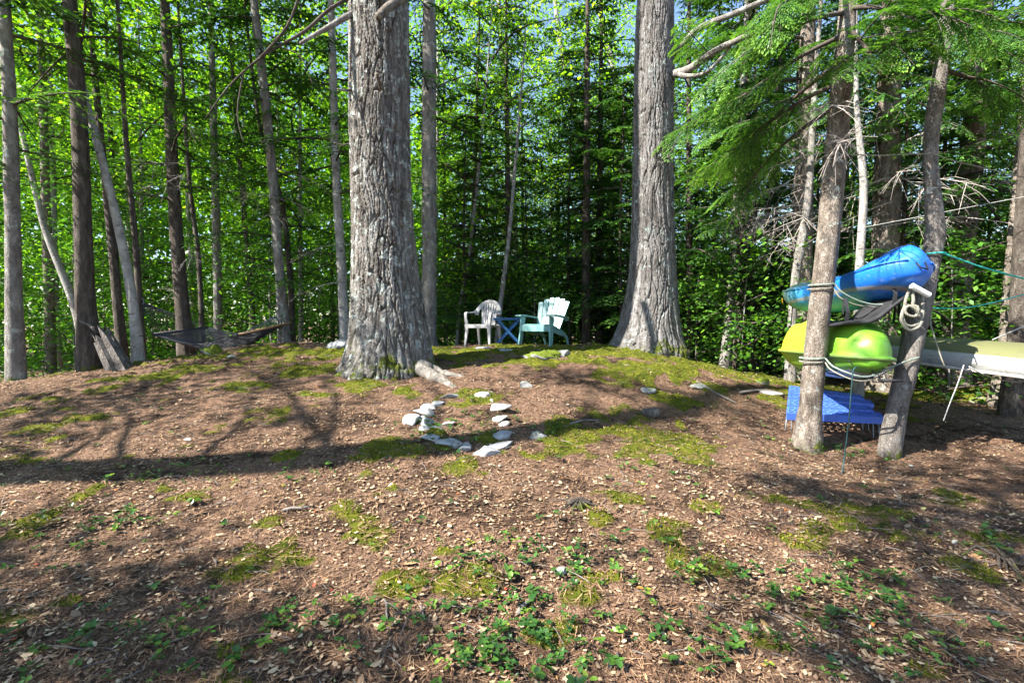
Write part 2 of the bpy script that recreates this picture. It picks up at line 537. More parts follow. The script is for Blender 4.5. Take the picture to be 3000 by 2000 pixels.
def broadleaf(name, seed, H, z0, n, rad, leaf=.115, per=26, clump=.46):
    r = np.random.default_rng(seed)
    Q, T, mb = [], [], MB()
    for i in range(n):
        h = z0 + (H - z0) * (i + r.random()) / n
        f = (h - z0) / (H - z0)
        L = rad * (.35 + .9 * math.sin(math.pi * min(1, .12 + f * .85))) * r.uniform(.6, 1.1)
        a = i * 2.399 + r.uniform(-.7, .7)
        t = np.linspace(0, 1, 7)
        up = r.uniform(.15, .6)
        axp = np.stack([L * t, .12 * L * np.sin(t * r.uniform(2, 5)) * r.choice([-1, 1]), L * (up * t - .15 * t * t)], -1)
        axp = rotz(axp, a) + np.array([0, 0, h - .2 * L])
        mb.tube(axp, np.linspace(.012 + .009 * L, .004, 7), 4, False)
        nc = int(4 + L * 3.2)
        for k in range(nc):
            tt = r.uniform(.3, 1.05)
            c = axp[0] + (axp[-1] - axp[0]) * tt + r.normal(0, 1, 3) * np.array([.32, .32, .22]) * (.25 + .3 * L * (1 - .4 * tt))
            m = int(per * r.uniform(.5, 1.3))
            P = c + r.normal(0, 1, (m, 3)) * np.array([clump, clump, clump * .42])
            D = unit(r.normal(0, 1, (m, 3)) * np.array([1, 1, .35]) + np.array([0, 0, -.25]))
            nrm = unit(r.normal(0, .45, (m, 3)) + np.array([-.25, -.15, 1.0]))
            S = unit(np.cross(D, nrm))
            ln = leaf * r.uniform(.6, 1.25, m)
            Q.append(cards(P, D, S, ln, ln * r.uniform(.55, .8, m), .1))
            T.append(np.clip(r.normal(.45, .13) + r.normal(0, .2, m), 0, 1))
    return card_mesh(name, np.concatenate(Q), np.concatenate(T)), mb.mesh(name + '_limbs')


CR = {}
CR['hemA'] = hemlock('crown_hemlock', 11, 13, 1.6, 50, 2.2)
CR['hemB'] = hemlock('crown_hemlock', 12, 14, 3.2, 34, 2.4, droop=.2)
CR['hemC'] = hemlock('crown_hemlock', 13, 12, 4.8, 22, 1.9, droop=.34)
CR['hemS'] = hemlock('crown_hemlock', 14, 4.6, .5, 40, 1.35, .085, .028, .055, 10, .25)
CR['hemT'] = hemlock('crown_hemlock', 15, 6.5, .9, 46, 1.7, .09, .03, .055, 10, .3)
CR['broA'] = broadleaf('crown_broadleaf', 21, 14, 3.0, 34, 2.5)
CR['broB'] = broadleaf('crown_broadleaf', 22, 15, 5.0, 28, 2.8)
CR['broC'] = broadleaf('crown_broadleaf', 23, 11, 1.5, 30, 2.0, .105)
CR['sapA'] = broadleaf('crown_sapling', 24, 4.2, .4, 22, 1.1, .095, 22, .28)
CR['sapB'] = broadleaf('crown_sapling', 25, 2.4, .15, 16, .9, .085, 20, .24)
CMAT = {'hem': 'hemlock', 'bro': 'broad', 'sap': 'shade_leaf'}

# ---------------------------------------------------------------- trunks and trees
def sweep_trunk(pts, rad, seg=12, rows=26, seed=0, amp=.07):
    """pts (n,3) base to top, local to the base; smooth path, knobbly section"""
    pts, rad = np.asarray(pts, float), np.asarray(rad, float)
    zs = pts[:, 2]
    z = zs[0] + (zs[-1] - zs[0]) * np.linspace(0, 1, rows) ** 1.25
    def smooth(col):
        x = np.interp(z, zs, col)
        return x
    cx_, cy_, rr = smooth(pts[:, 0]), smooth(pts[:, 1]), smooth(rad)
    for _ in range(2):
        for c_ in (cx_, cy_):
            c_[1:-1] = (c_[:-2] + 2 * c_[1:-1] + c_[2:]) / 4
    th = np.linspace(0, 2 * math.pi, seg, endpoint=False)
    TH, Z = np.meshgrid(th, z)
    n = fbm(TH / (2 * math.pi) * 4, Z * 1.7 + seed * 9.1, seed, 3, 4)
    RR = rr[:, None] * (1 + amp * 2 * n)
    X = cx_[:, None] + RR * np.cos(TH); Y = cy_[:, None] + RR * np.sin(TH)
    V = np.stack([X, Y, Z], -1).reshape(-1, 3)
    i = np.arange(rows * seg).reshape(rows, seg)
    j = np.roll(i, -1, 1)
    F = np.stack([i[:-1], j[:-1], j[1:], i[1:]], -1).reshape(-1, 4)
    return V, F


def tree(name, label, path, Y, bark, crown=None, H=12.0, group=None, seg=12, rows=26, crot=None, cscale=1.0, cz=0.0, flare=1.35, base=None, amp=.07):
    """path: [(vx, vy, width_px)] from the base upwards, at distance Y"""
    sd = (int(path[0][0]) * 7 + int(Y * 13)) % 9973
    P = [W(x, y, Y) for x, y, w in path]
    rad = [w / 2 * Y / FPX for _, _, w in path]
    if base is not None: P[0][2] = base
    gzv = g1(P[0][0], Y)
    b0 = np.array([P[0][0], Y, gzv])
    # foot: carried down to the ground where it stands
    pts = [b0 + np.array([0, 0, -.25])]
    rr = [rad[0] * flare * 1.1]
    pts.append(b0.copy()); rr.append(rad[0] * flare)
    for p, q in zip(P, rad):
        if p[2] > b0[2] + .25: pts.append(p); rr.append(q)
    if len(pts) == 2:
        pts.append(b0 + np.array([0, 0, .6])); rr.append(rad[0])
    top = pts[-1]
    d = top - b0
    lean = d[:2] / max(d[2], .5)
    while pts[-1][2] < b0[2] + H - .01:
        k = min(2.0, b0[2] + H - pts[-1][2])
        lean = lean * .8
        pts.append(pts[-1] + np.array([lean[0] * k, lean[1] * k, k]))
        fr = max(.12, 1 - (pts[-1][2] - top[2]) / max(.5, (b0[2] + H - top[2])) * .85)
        rr.append(rr[len(P) + 1 if len(rr) > len(P) + 1 else -1] * 0 + rad[-1] * fr)
    pts = np.array(pts) - b0
    o = thing(name, label, 'tree', b0, 0, group)
    V, F = sweep_trunk(pts, rr, seg, rows, sd, amp)
    obj('trunk', mesh_np('trunk', V, F, None, smooth=True), M[bark], o)
    if crown:
        cm, lm = CR[crown]
        rz = (sd * .61) % 6.28 if crot is None else crot
        hx, hy = np.interp(4.0, pts[:, 2], pts[:, 0]), np.interp(4.0, pts[:, 2], pts[:, 1])
        tilt = Vector((hx, hy, 4.0)).normalized()
        q = Vector((0, 0, 1)).rotation_difference(tilt) @ Quaternion((0, 0, 1), rz)
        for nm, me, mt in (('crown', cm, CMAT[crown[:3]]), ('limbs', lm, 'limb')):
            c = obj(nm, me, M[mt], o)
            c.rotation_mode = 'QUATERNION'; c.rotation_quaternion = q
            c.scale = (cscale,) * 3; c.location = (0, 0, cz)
            c['kind'] = 'stuff'
            if nm == 'limbs': c.name = 'limb_set'
    return o


def big_pine(name, label, Y, prof, roots, bark, seed, cells, amp, flare, top=17.0, seg=288, dz=.016):
    """massive furrowed trunk: prof [(vx, vy, half width px)] top row to ground; roots [(angle, strength, width)]"""
    P = np.array([[*W(x, y, Y), w * Y / FPX] for x, y, w in prof])[::-1]
    b0 = np.array([P[0, 0], Y, g1(P[0, 0], Y)])
    zs, xs, rs = P[:, 2] - b0[2], P[:, 0] - b0[0], P[:, 3] * .91
    ztop = zs[-1]
    z = np.concatenate([np.arange(-.35, ztop, dz), np.linspace(ztop, top, 60)])
    th = np.linspace(0, 2 * math.pi, seg, endpoint=False)
    xc = np.interp(z, zs, xs); rr = np.interp(z, zs, rs)
    rr = np.where(z > ztop, rs[-1] * (1 - .55 * (z - ztop) / (top - ztop)), rr)
    k = np.ones(41) / 41
    for a_ in (xc, rr):
        pad = np.pad(a_, 20, 'edge'); a_[:] = np.convolve(pad, k, 'valid')
    TH, Z = np.meshgrid(th, z)
    U = TH / (2 * math.pi)
    w1, w2 = fbm(U * 8, Z * 2.2, seed, 3, 8), fbm(U * 6, Z * 1.3, seed + 3, 3, 6)
    f1, f2, cid = worley(U * cells + w1 * 1.0, Z * cells * .135 / 3.0 + w2 * .9, seed + 11, cells)
    plate = sstep(.02, .13, f2 - f1)
    g1_, g2_, cid2 = worley(U * cells * 2 + w1 * 1.4, Z * cells * .8 / 3.0 + w2 * 1.6, seed + 31, cells * 2)
    plate2 = sstep(.0, .22, g2_ - g1_)
    disp = amp * (plate * (.75 + .35 * cid) + .28 * plate2 * plate) + amp * .16 * fbm(U * 60, Z * 7, seed + 7, 3, 60) - amp * .8
    fl = np.zeros(U.shape)
    hz = np.clip(Z, -.3, None)
    for ang, s_, wd in roots:
        da = (TH - R(ang) + math.pi) % (2 * math.pi) - math.pi
        fl += s_ * np.exp(-(da / R(wd)) ** 2) * np.exp(-np.clip(hz, 0, None) / .22)
    RR = rr[:, None] * (1 + .05 * fbm(U * 4, Z * .8, seed + 2, 2, 4)) + fl + flare * np.exp(-np.clip(Z, 0, None) / .35) + disp
    V = np.stack([xc[:, None] + RR * np.cos(TH), RR * np.sin(TH), Z], -1).reshape(-1, 3)
    i = np.arange(len(z) * seg).reshape(len(z), seg); j = np.roll(i, -1, 1)
    F = np.stack([i[:-1], j[:-1], j[1:], i[1:]], -1).reshape(-1, 4)
    o = thing(name, label, 'tree', b0)
    obj('trunk', mesh_np('trunk', V, F, None, smooth=True), M[bark], o)
    return o, b0


def limb(parent, base, pts, r0, r1, mat='grey_bark', name='limb', n=7):
    P = [Vector(p) - Vector(base) for p in pts]
    # smooth through a Catmull-Rom
    S = []
    for i in range(len(P) - 1):
        a, b, c, d = P[max(i - 1, 0)], P[i], P[i + 1], P[min(i + 2, len(P) - 1)]
        for k in range(4):
            t = k / 4
            S.append(.5 * ((2 * b) + (c - a) * t + (2 * a - 5 * b + 4 * c - d) * t * t + (3 * b - a - 3 * c + d) * t ** 3))
    S.append(P[-1])
    mb = MB().tube(S, list(np.linspace(r0, r1, len(S))), n)
    return obj(name, mb.mesh(name), M[mat], parent)


# --- the two great pines
pineL, bL = big_pine('pine_tree', 'massive furrowed grey pine trunk left of the chairs with mossy roots', 7.2,
    [(872, 0, 71), (872, 150, 70), (872, 300, 70), (876, 450, 71), (882, 550, 74), (888, 650, 82), (895, 740, 92), (898, 800, 98), (898, 850, 103), (898, 880, 106)],
    [(-55, .14, 18), (-92, .07, 12), (-120, .12, 16), (-160, .14, 20), (-18, .12, 20), (60, .2, 30), (140, .2, 26)], 'pine', 3, 46, .040, .02)
limb(pineL, bL, [W(820, 25, 6.95), W(760, 60, 6.75), W(690, 100, 6.55)], .05, .022)
limb(pineL, bL, [W(930, -5, 6.75), W(895, 15, 6.45), W(868, 40, 6.25)], .06, .05, 'flaky_bark')
limb(pineL, bL, [W(812, 205, 6.95), W(790, 208, 6.75), W(775, 205, 6.65)], .022, .01, 'dead_twig')
limb(pineL, bL, [W(805, 330, 7.05), W(785, 333, 6.85), W(768, 328, 6.75)], .016, .007, 'dead_twig')
limb(pineL, bL, [W(876, 205, 6.75), W(868, 180, 6.60), W(866, 168, 6.55)], .03, .018, 'flaky_bark')
def surface_root(parent, base, path, r0, r1, mat, seed):
    """a knobbly root running half buried along the ground"""
    P = np.array([hit(x, y) for x, y in path])
    t = np.linspace(0, 1, len(P)); T = np.linspace(0, 1, 34)
    C = np.stack([np.interp(T, t, P[:, k]) for k in range(2)], -1)
    k = np.ones(7) / 7
    for q in range(2): C[3:-3, q] = np.convolve(C[:, q], k, 'valid')
    C[:, 0] += .03 * fbm(T * 5, T * 0, seed, 2); C[:, 1] += .05 * fbm(T * 4, T * 0 + 3, seed, 2)
    rr = (r0 + (r1 - r0) * T ** .7) * (1 + .35 * fbm(T * 9, T * 0 + 7, seed, 3))
    Z = gz(C[:, 0], C[:, 1]) + rr * (.25 + .5 * (1 - T) ** 2) - .05 * T ** 6
    d = unit(np.gradient(C, axis=0)); n2 = np.stack([-d[:, 1], d[:, 0]], -1)
    th = np.linspace(0, 2 * math.pi, 18, endpoint=False)
    TH, TT = np.meshgrid(th, T)
    R_ = rr[:, None] * (1 + .30 * fbm(TH / 6.2832 * 6, TT * 14, seed + 4, 4, 6))
    V = np.stack([C[:, 0, None] + n2[:, 0, None] * R_ * np.cos(TH) * 1.25, C[:, 1, None] + n2[:, 1, None] * R_ * np.cos(TH) * 1.25, Z[:, None] + R_ * np.sin(TH)], -1).reshape(-1, 3) - base
    i = np.arange(34 * 18).reshape(34, 18); j = np.roll(i, -1, 1)
    return obj('root', mesh_np('root', V, np.stack([i[:-1], j[:-1], j[1:], i[1:]], -1).reshape(-1, 4), None, smooth=True), M[mat], parent)
surface_root(pineL, bL, [(935, 835), (965, 852), (990, 866), (1012, 874), (1050, 893)], .16, .05, 'pale_root', 3)
surface_root(pineL, bL, [(985, 850), (1030, 862), (1075, 866)], .07, .02, 'pale_root', 5)
surface_root(pineL, bL, [(830, 858), (800, 866), (775, 862)], .12, .04, 'pine', 8)
pineR, bR = big_pine('pine_tree', 'tall straight grey pine trunk right of the chairs on a mossy mound', 8.75,
    [(1505, 0, 44), (1502, 150, 46), (1500, 300, 47), (1499, 450, 49), (1499, 550, 51), (1498, 630, 56), (1495, 700, 65), (1490, 760, 75), (1486, 800, 84), (1484, 815, 88)],
    [(-150, .14, 22), (-95, .14, 18), (-42, .12, 20), (20, .1, 25), (110, .2, 30), (180, .12, 25)], 'pine2', 8, 38, .032, .02)
limb(pineR, bR, [W(1545, 172, 8.55), W(1585, 158, 8.25), W(1640, 120, 7.85), W(1700, 90, 7.45), W(1790, 50, 7.15)], .075, .035, 'grey_bark')
limb(pineR, bR, [W(1548, 165, 8.55), W(1575, 175, 8.25), W(1625, 165, 7.95), W(1680, 105, 7.65)], .05, .02, 'grey_bark')
limb(pineR, bR, [W(1545, 130, 8.75), W(1600, 70, 8.35), W(1680, 35, 8.05), W(1760, 0, 7.85), W(1830, -40, 7.65)], .06, .04, 'grey_bark')

# --- dark sweeping limbs crossing the upper left, from a pine behind
# --- trunks read off the photograph: (name, label, path from the base up, Y, bark, crown, H)
L = [
 ('hemlock_tree', 'straight grey hemlock trunk with mossy foot at the far left edge', [(36, 866, 27), (30, 600, 28), (28, 400, 27), (20, 200, 24), (12, 40, 20)], 7.4, 'grey_bark', 'hemB', 13),
 ('hemlock_tree', 'lit pale trunk behind the far left hemlock, brown patch midway', [(118, 846, 21), (112, 650, 19), (105, 480, 17), (100, 250, 16), (95, 140, 14)], 10.5, 'flaky_bark', 'hemC', 13),
 ('hemlock_tree', 'thick rough dark trunk directly left of the broken stump', [(212, 852, 40), (196, 700, 38), (190, 500, 34), (186, 350, 32), (178, 180, 30), (160, 30, 28)], 7.9, 'hemlock_bark', 'hemC', 14),
 ('birch_tree', 'slender curved pale birch leaning left beside the broken stump', [(318, 842, 22), (313, 740, 21), (300, 650, 20), (285, 580, 19), (262, 470, 18), (238, 380, 17), (215, 290, 15), (190, 210, 13)], 8.1, 'pale_bark', 'broB', 12),
 ('birch_tree', 'pale trunk slanting behind the thick rough dark trunk', [(196, 838, 16), (178, 720, 16), (150, 640, 16), (112, 555, 15), (95, 500, 13)], 9.2, 'pale_bark', None, 8),
 ('hemlock_tree', 'dark straight trunk behind the top of the broken stump', [(285, 838, 20), (270, 700, 20), (258, 560, 18), (240, 400, 15), (225, 250, 13)], 8.8, 'hemlock_bark', None, 12),
 ('hemlock_tree', 'slim dark hemlock trunk holding the left end of the hammock', [(326, 838, 15), (320, 700, 14), (316, 600, 13), (302, 460, 12), (290, 330, 10)], 8.5, 'hemlock_bark', None, 11),
 ('hemlock_tree', 'brown straight trunk passing behind the left half of the hammock', [(430, 824, 29), (418, 700, 28), (408, 580, 27), (398, 420, 25), (392, 300, 24), (384, 100, 20)], 9.8, 'hemlock_bark', 'hemB', 14),
 ('hemlock_tree', 'thin dark trunk with a kink just right of the brown hammock trunk', [(466, 830, 10), (462, 700, 10), (455, 560, 10), (440, 480, 9), (430, 350, 8)], 10.2, 'hemlock_bark', None, 10),
 ('hemlock_tree', 'dark trunk behind the middle of the hammock', [(502, 790, 18), (500, 650, 18), (496, 500, 17), (492, 330, 15), (488, 180, 14)], 12.0, 'grey_bark', 'hemC', 14),
 ('hemlock_tree', 'slim crooked trunk behind the right half of the hammock', [(580, 792, 13), (578, 680, 12), (566, 560, 11), (556, 430, 10), (540, 250, 9)], 12.5, 'hemlock_bark', None, 12),
 ('hemlock_tree', 'grey trunk tied to the right end of the hammock', [(655, 792, 22), (645, 660, 21), (632, 480, 20), (622, 350, 20), (608, 220, 20), (597, 120, 19), (582, 0, 17)], 10.3, 'grey_bark', 'hemC', 14),
 ('hemlock_tree', 'pale lichen covered trunk just left of the massive pine', [(794, 780, 20), (786, 640, 20), (776, 480, 19), (770, 350, 18), (766, 200, 17), (762, 60, 15)], 10.4, 'pale_bark', 'hemB', 14),
 ('hemlock_tree', 'dark trunk close behind the trunk with the hammock end', [(672, 784, 14), (668, 650, 13), (655, 500, 12), (640, 420, 10), (600, 330, 8)], 11.0, 'hemlock_bark', 'hemA', 12),
 ('hemlock_tree', 'straight dark grey trunk standing just right of the massive pine', [(985, 772, 36), (986, 600, 34), (986, 420, 33), (985, 260, 33), (986, 120, 31), (985, 0, 27)], 10.6, 'grey_bark', 'hemC', 15),
 ('hemlock_tree', 'dark trunk behind the right arm of the green chair', [(1347, 795, 22), (1346, 700, 21), (1346, 560, 20), (1348, 400, 17)], 12.6, 'hemlock_bark', 'hemA', 13),
 ('hemlock_tree', 'dark slim trunk halfway between the green chair and the right pine', [(1374, 796, 18), (1374, 680, 16), (1376, 540, 15), (1378, 400, 13)], 13.4, 'hemlock_bark', 'hemA', 13),
 ('birch_tree', 'thin leaning pale trunk rising from behind the grey chair', [(1140, 790, 11), (1150, 690, 11), (1160, 620, 10), (1172, 520, 9), (1182, 400, 8)], 11.6, 'grey_bark', None, 8),
 ('hemlock_tree', 'dark trunk rising behind the folding table', [(1172, 790, 15), (1170, 680, 15), (1168, 560, 14), (1166, 400, 12)], 13.2, 'hemlock_bark', 'hemA', 12),
 ('birch_tree', 'thin pale trunk left of the grey chair leaning right', [(1048, 790, 8), (1058, 690, 8), (1075, 600, 8), (1088, 500, 8), (1098, 400, 7)], 12.4, 'pale_bark', 'broC', 10),
 ('hemlock_tree', 'dark forked trunk between the pine and the grey chair', [(1072, 788, 12), (1080, 660, 12), (1088, 520, 11), (1092, 350, 9)], 13.8, 'hemlock_bark', 'hemA', 12),
 ('birch_tree', 'tall pale birch trunk high above the grey chair', [(1190, 800, 14), (1184, 560, 15), (1172, 330, 14), (1160, 200, 13), (1148, 60, 12)], 18.0, 'pale_bark', 'broB', 16),
 ('birch_tree', 'pale birch stem left of the right pine forking high up', [(1395, 800, 18), (1400, 500, 17), (1425, 340, 17), (1420, 200, 15), (1395, 100, 12), (1370, 10, 10)], 19.0, 'pale_bark', 'broB', 17),
 ('birch_tree', 'slanting pale stem in the sky gap above the green chair', [(1352, 800, 14), (1345, 420, 14), (1332, 300, 13), (1300, 180, 12), (1278, 40, 11)], 20.0, 'pale_bark', 'broA', 17),
 ('hemlock_tree', 'dark trunk close against the right pine on its right side', [(1584, 812, 17), (1583, 650, 16), (1582, 450, 14)], 12.0, 'hemlock_bark', 'hemA', 13),
 ('hemlock_tree', 'dark slim trunk second to the right of the right pine', [(1632, 846, 13), (1634, 700, 12), (1640, 560, 11)], 12.4, 'hemlock_bark', 'hemC', 12),
 ('hemlock_tree', 'mottled trunk at the dip in the path right of the pine', [(1664, 858, 22), (1674, 740, 20), (1684, 640, 18), (1690, 480, 16)], 10.6, 'grey_bark', 'hemA', 13),
 ('hemlock_tree', 'broad dark trunk at the dip in the path left of the kayaks', [(1697, 858, 32), (1702, 740, 30), (1706, 600, 27), (1708, 450, 24)], 11.0, 'hemlock_bark', 'hemB', 14),
 ('hemlock_tree', 'slim leaning trunk right of the broad dark trunk at the path dip', [(1732, 846, 15), (1740, 740, 14), (1752, 620, 13), (1768, 450, 12)], 10.8, 'hemlock_bark', 'hemC', 12),
 ('hemlock_tree', 'reddish lit trunk standing deep between the path trunks', [(1722, 840, 13), (1724, 720, 12), (1726, 600, 11)], 14.0, 'flaky_bark', 'hemC', 12),
 ('pine_tree', 'stout dark trunk standing right behind the kayak ends', [(1838, 884, 46), (1838, 750, 44), (1842, 600, 42), (1845, 450, 40), (1850, 300, 36), (1855, 100, 30)], 9.0, 'flaky_bark', 'hemC', 14),
 ('birch_tree', 'thin curved grey trunk in front of the stout trunk behind the kayaks', [(1815, 880, 20), (1818, 760, 19), (1822, 660, 18), (1836, 580, 18), (1852, 500, 17), (1862, 400, 15), (1866, 280, 13)], 8.2, 'grey_bark', None, 9),
 ('birch_tree', 'slim pale crooked trunk behind the blue kayak', [(1972, 880, 18), (1974, 600, 18), (1980, 520, 17), (1988, 430, 16), (1978, 350, 14), (1966, 260, 11)], 7.6, 'pale_bark', None, 8),
 ('pine_tree', 'stout brown trunk standing behind the nose of the blue kayak', [(2028, 904, 58), (2030, 750, 55), (2034, 600, 54), (2036, 450, 52), (2040, 300, 48), (2044, 100, 40)], 8.6, 'flaky_bark', 'hemB', 14),
 ('pine_tree', 'stout leaning trunk behind the canoe with leafy skirt', [(2186, 872, 52), (2194, 740, 48), (2206, 620, 46), (2224, 450, 44), (2238, 300, 42), (2250, 120, 38)], 8.8, 'flaky_bark', 'hemB', 14),
 ('hemlock_tree', 'grey trunk at the right edge beyond the canoe', [(2330, 950, 44), (2338, 800, 40), (2346, 650, 36), (2356, 450, 32)], 6.7, 'hemlock_bark', 'hemC', 12),
 ('hemlock_tree', 'short stump like trunk under the canoe near the right edge', [(2292, 928, 34), (2304, 850, 28), (2310, 780, 24), (2318, 650, 22)], 7.4, 'flaky_bark', 'hemC', 9),
]
for nm, lb, path, Y, bark, crown, H in L:
    tree(nm, lb, path, Y, bark, crown, H, seg=14, rows=30)

kt = tree('hemlock_tree', 'flaky barked trunk with rope slings in front of the kayaks', [(1850, 1036, 50), (1862, 930, 47), (1872, 820, 47), (1885, 690, 46), (1896, 600, 46), (1908, 480, 46), (1922, 330, 44), (1934, 170, 40), (1944, 60, 34), (1950, -60, 28)],
          5.5, 'flaky_bark', None, 9, seg=40, rows=150, flare=1.32, amp=.09)
pt = tree('hemlock_tree', 'snaking grey leaning trunk hung with the knotted rope', [(2042, 1046, 40), (2062, 930, 42), (2082, 850, 42), (2104, 740, 41), (2122, 670, 40), (2140, 590, 38), (2150, 540, 40), (2142, 440, 30), (2136, 360, 28), (2142, 280, 28), (2158, 180, 28), (2172, 90, 26), (2178, -20, 24)],
          5.4, 'post_bark', None, 8, seg=40, rows=150, flare=1.22, amp=.09)

# ---------------------------------------------------------------- the wood behind
def bgtree(x, y, kind, sc, lb, grp, tr, bark, name):
    z = g1(x, y)
    H = {'hemA': 13, 'hemB': 14, 'hemC': 12, 'hemS': 4.6, 'hemT': 6.5, 'broA': 14, 'broB': 15, 'broC': 11, 'sapA': 4.2, 'sapB': 2.4}[kind] * sc
    o = thing(name, lb, 'tree' if H > 3 else 'shrub', (x, y, z), 0, grp)
    zz = np.linspace(-.2, H * .97, 7)
    a, b = random.uniform(0, 6.28), random.uniform(.0, .03)
    pts = np.stack([np.cos(a) * b * zz + .04 * np.sin(zz + a), np.sin(a) * b * zz + .04 * np.cos(zz * 1.3 + a), zz], -1)
    pts[:, :2] -= pts[0, :2]
    Vv, Ff = sweep_trunk(pts, tr * np.linspace(1.15, .15, 7), 8, 12, random.randint(0, 999))
    obj('trunk', mesh_np('trunk', Vv, Ff, None, smooth=True), M[bark], o)
    cm, lm = CR[kind]
    for nm, me, mt in (('crown', cm, CMAT[kind[:3]]), ('limb_set', lm, 'limb')):
        c_ = obj(nm, me, M[mt], o)
        c_['kind'] = 'stuff'; c_.rotation_euler = (0, 0, a * 3); c_.scale = (sc * random.uniform(.92, 1.12),) * 2 + (sc,)
    return o

ZL = [  # kind of plant, count, angle range (deg, + right), distance range, bark, trunk radius, label, group
 ('broB', 8, (-50, -8), (15, 26), 'pale_bark', .11, 'tall sunlit broadleaf tree deep in the wood on the left', 'broadleaf trees in the wood on the left'),
 ('broC', 9, (-52, -12), (12.5, 24), 'grey_bark', .07, 'leafy bright green broadleaf tree below the ridge on the left', 'low broadleaf trees on the left'),
 ('hemB', 4, (-50, -12), (13, 24), 'hemlock_bark', .10, 'dark layered hemlock standing in the wood on the left', 'hemlocks in the wood on the left'),
 ('sapA', 18, (-54, -10), (12, 22), 'grey_bark', .022, 'leafy green sapling beyond the left ridge', 'saplings beyond the left ridge'),
 ('broB', 8, (-7, 24), (24, 38), 'pale_bark', .12, 'tall broadleaf tree against the sky behind the chairs', 'broadleaf trees behind the chairs'),
 ('broC', 8, (-10, 24), (18, 32), 'grey_bark', .07, 'bright broadleaf tree deep in the wood behind the chairs', 'low broadleaf trees behind the chairs'),
 ('hemT', 16, (-10, 26), (12.2, 19), 'hemlock_bark', .05, 'young dark hemlock in the thicket behind the chairs', 'young hemlocks behind the chairs'),
 ('hemA', 8, (-9, 20), (15, 26), 'hemlock_bark', .09, 'grown hemlock in the dark wood behind the chairs', 'grown hemlocks behind the chairs'),
 ('sapA', 12, (-10, 24), (14, 26), 'grey_bark', .022, 'leafy sapling in the wood behind the chairs', 'saplings behind the chairs'),
 ('sapB', 16, (-10, 24), (11.8, 17), 'grey_bark', .014, 'low leafy shrub at the back of the mound behind the chairs', 'shrubs behind the chairs'),
 ('hemA', 12, (22, 52), (11.5, 26), 'hemlock_bark', .11, 'dense hemlock in the wood behind the kayaks', 'hemlocks behind the kayaks'),
 ('hemT', 11, (24, 54), (10.5, 18), 'hemlock_bark', .05, 'young hemlock in the shade behind the canoe and kayaks', 'young hemlocks behind the kayaks'),
 ('broC', 9, (20, 54), (15, 30), 'grey_bark', .08, 'sunlit broadleaf tree far behind the kayaks', 'broadleaf trees behind the kayaks'),
 ('sapA', 12, (20, 54), (13, 26), 'grey_bark', .022, 'leafy sapling on the slope behind the kayaks', 'saplings behind the kayaks'),
 ('sapB', 12, (22, 54), (10, 16), 'grey_bark', .014, 'leafy shrub on the slope behind the kayaks', 'shrubs behind the kayaks'),
]
placed, WOOD = [], []
for kind, cnt, (a0, a1), (d0, d1), bark, tr, lb, grp in ZL:
    for i in range(cnt):
        for _ in range(40):
            a = R(a0 + (a1 - a0) * (i + random.random()) / cnt)
            d = math.sqrt(random.uniform(d0 * d0, d1 * d1))
            x, y = d * math.sin(a), d * math.cos(a)
            if all((x - q[0]) ** 2 + (y - q[1]) ** 2 > (.5 if kind[0] == 's' else 1.4) for q in placed): break
        placed.append((x, y))
        nm = {'b': 'broadleaf_tree', 'h': 'hemlock_tree', 's': 'leafy_shrub'}[kind[0]]
        WOOD.append((bgtree(x, y, kind, random.uniform(.85, 1.2), lb, grp, tr, bark, nm), kind, CX + x / y * FPX))


KN = {'broA': 'tall sunlit broadleaf tree', 'broB': 'tall sunlit broadleaf tree', 'broC': 'low branched bright broadleaf tree', 'hemA': 'dense dark hemlock', 'hemB': 'tall layered hemlock',
      'hemT': 'young hemlock', 'sapA': 'leafy sapling', 'sapB': 'low leafy shrub'}
SECT = [(-9999, 'beyond the far left trunks'), (140, 'behind the broken stump'), (335, 'behind the hammock'), (560, 'between the hammock and the massive pine'), (800, 'behind the massive pine'), (1010, 'behind the grey chair'),
        (1180, 'behind the teal chair'), (1310, 'between the teal chair and right pine'), (1440, 'behind the right pine'), (1570, 'by the path dip'), (1770, 'behind the rope sling trunk'), (1930, 'behind the kayaks'), (2080, 'behind the canoe')]
ORD = ['first', 'second', 'third', 'fourth', 'fifth', 'sixth', 'seventh', 'eighth', 'ninth', 'tenth', 'eleventh', 'twelfth']
bins = {}
for o, kind, vx in WOOD:
    sec = [n for x0, n in SECT if vx >= x0][-1]
    bins.setdefault((kind, sec), []).append((vx, o))
for (kind, sec), lst in bins.items():
    lst.sort(key=lambda q: q[0])
    for i, (vx, o) in enumerate(lst):
        o['label'] = KN[kind] + ' ' + sec + ('' if len(lst) == 1 else ', ' + ORD[min(i, 11)] + ' from left')

# far wood closing the view between the trunks: one leafy mass
r = np.random.default_rng(404)
Q, T = [], []
for i in range(260):
    a = R(-62 + 124 * (i + r.random()) / 260); d = r.uniform(34, 58)
    hgt = r.uniform(5, 11) + 1.2 * math.sin(a * 9) + (11 if a < -.12 else 0)
    m = 480 if a < -.12 else 210
    h = hgt * r.random(m) ** .8
    wd = 2.6 * (1 - .5 * h / hgt)
    P = np.stack([d * math.sin(a) + r.normal(0, 1, m) * wd * .6, d * math.cos(a) + r.normal(0, 1, m) * wd * .6, h - 1.2], -1)
    D = unit(r.normal(0, 1, (m, 3))); S = unit(np.cross(D, r.normal(0, .5, (m, 3)) + np.array([-.4, -.5, 1.])))
    ln = r.uniform(.35, .7, m)
    Q.append(cards(P, D, S, ln, ln * .7, .1)); T.append(np.clip(r.normal(.5, .2, m), 0, 1))
tag(obj('far_wood', card_mesh('far_wood', np.concatenate(Q), np.concatenate(T)), M['broad']), 'distant leafy wood closing the view behind all the trunks', 'wood', kind='stuff')

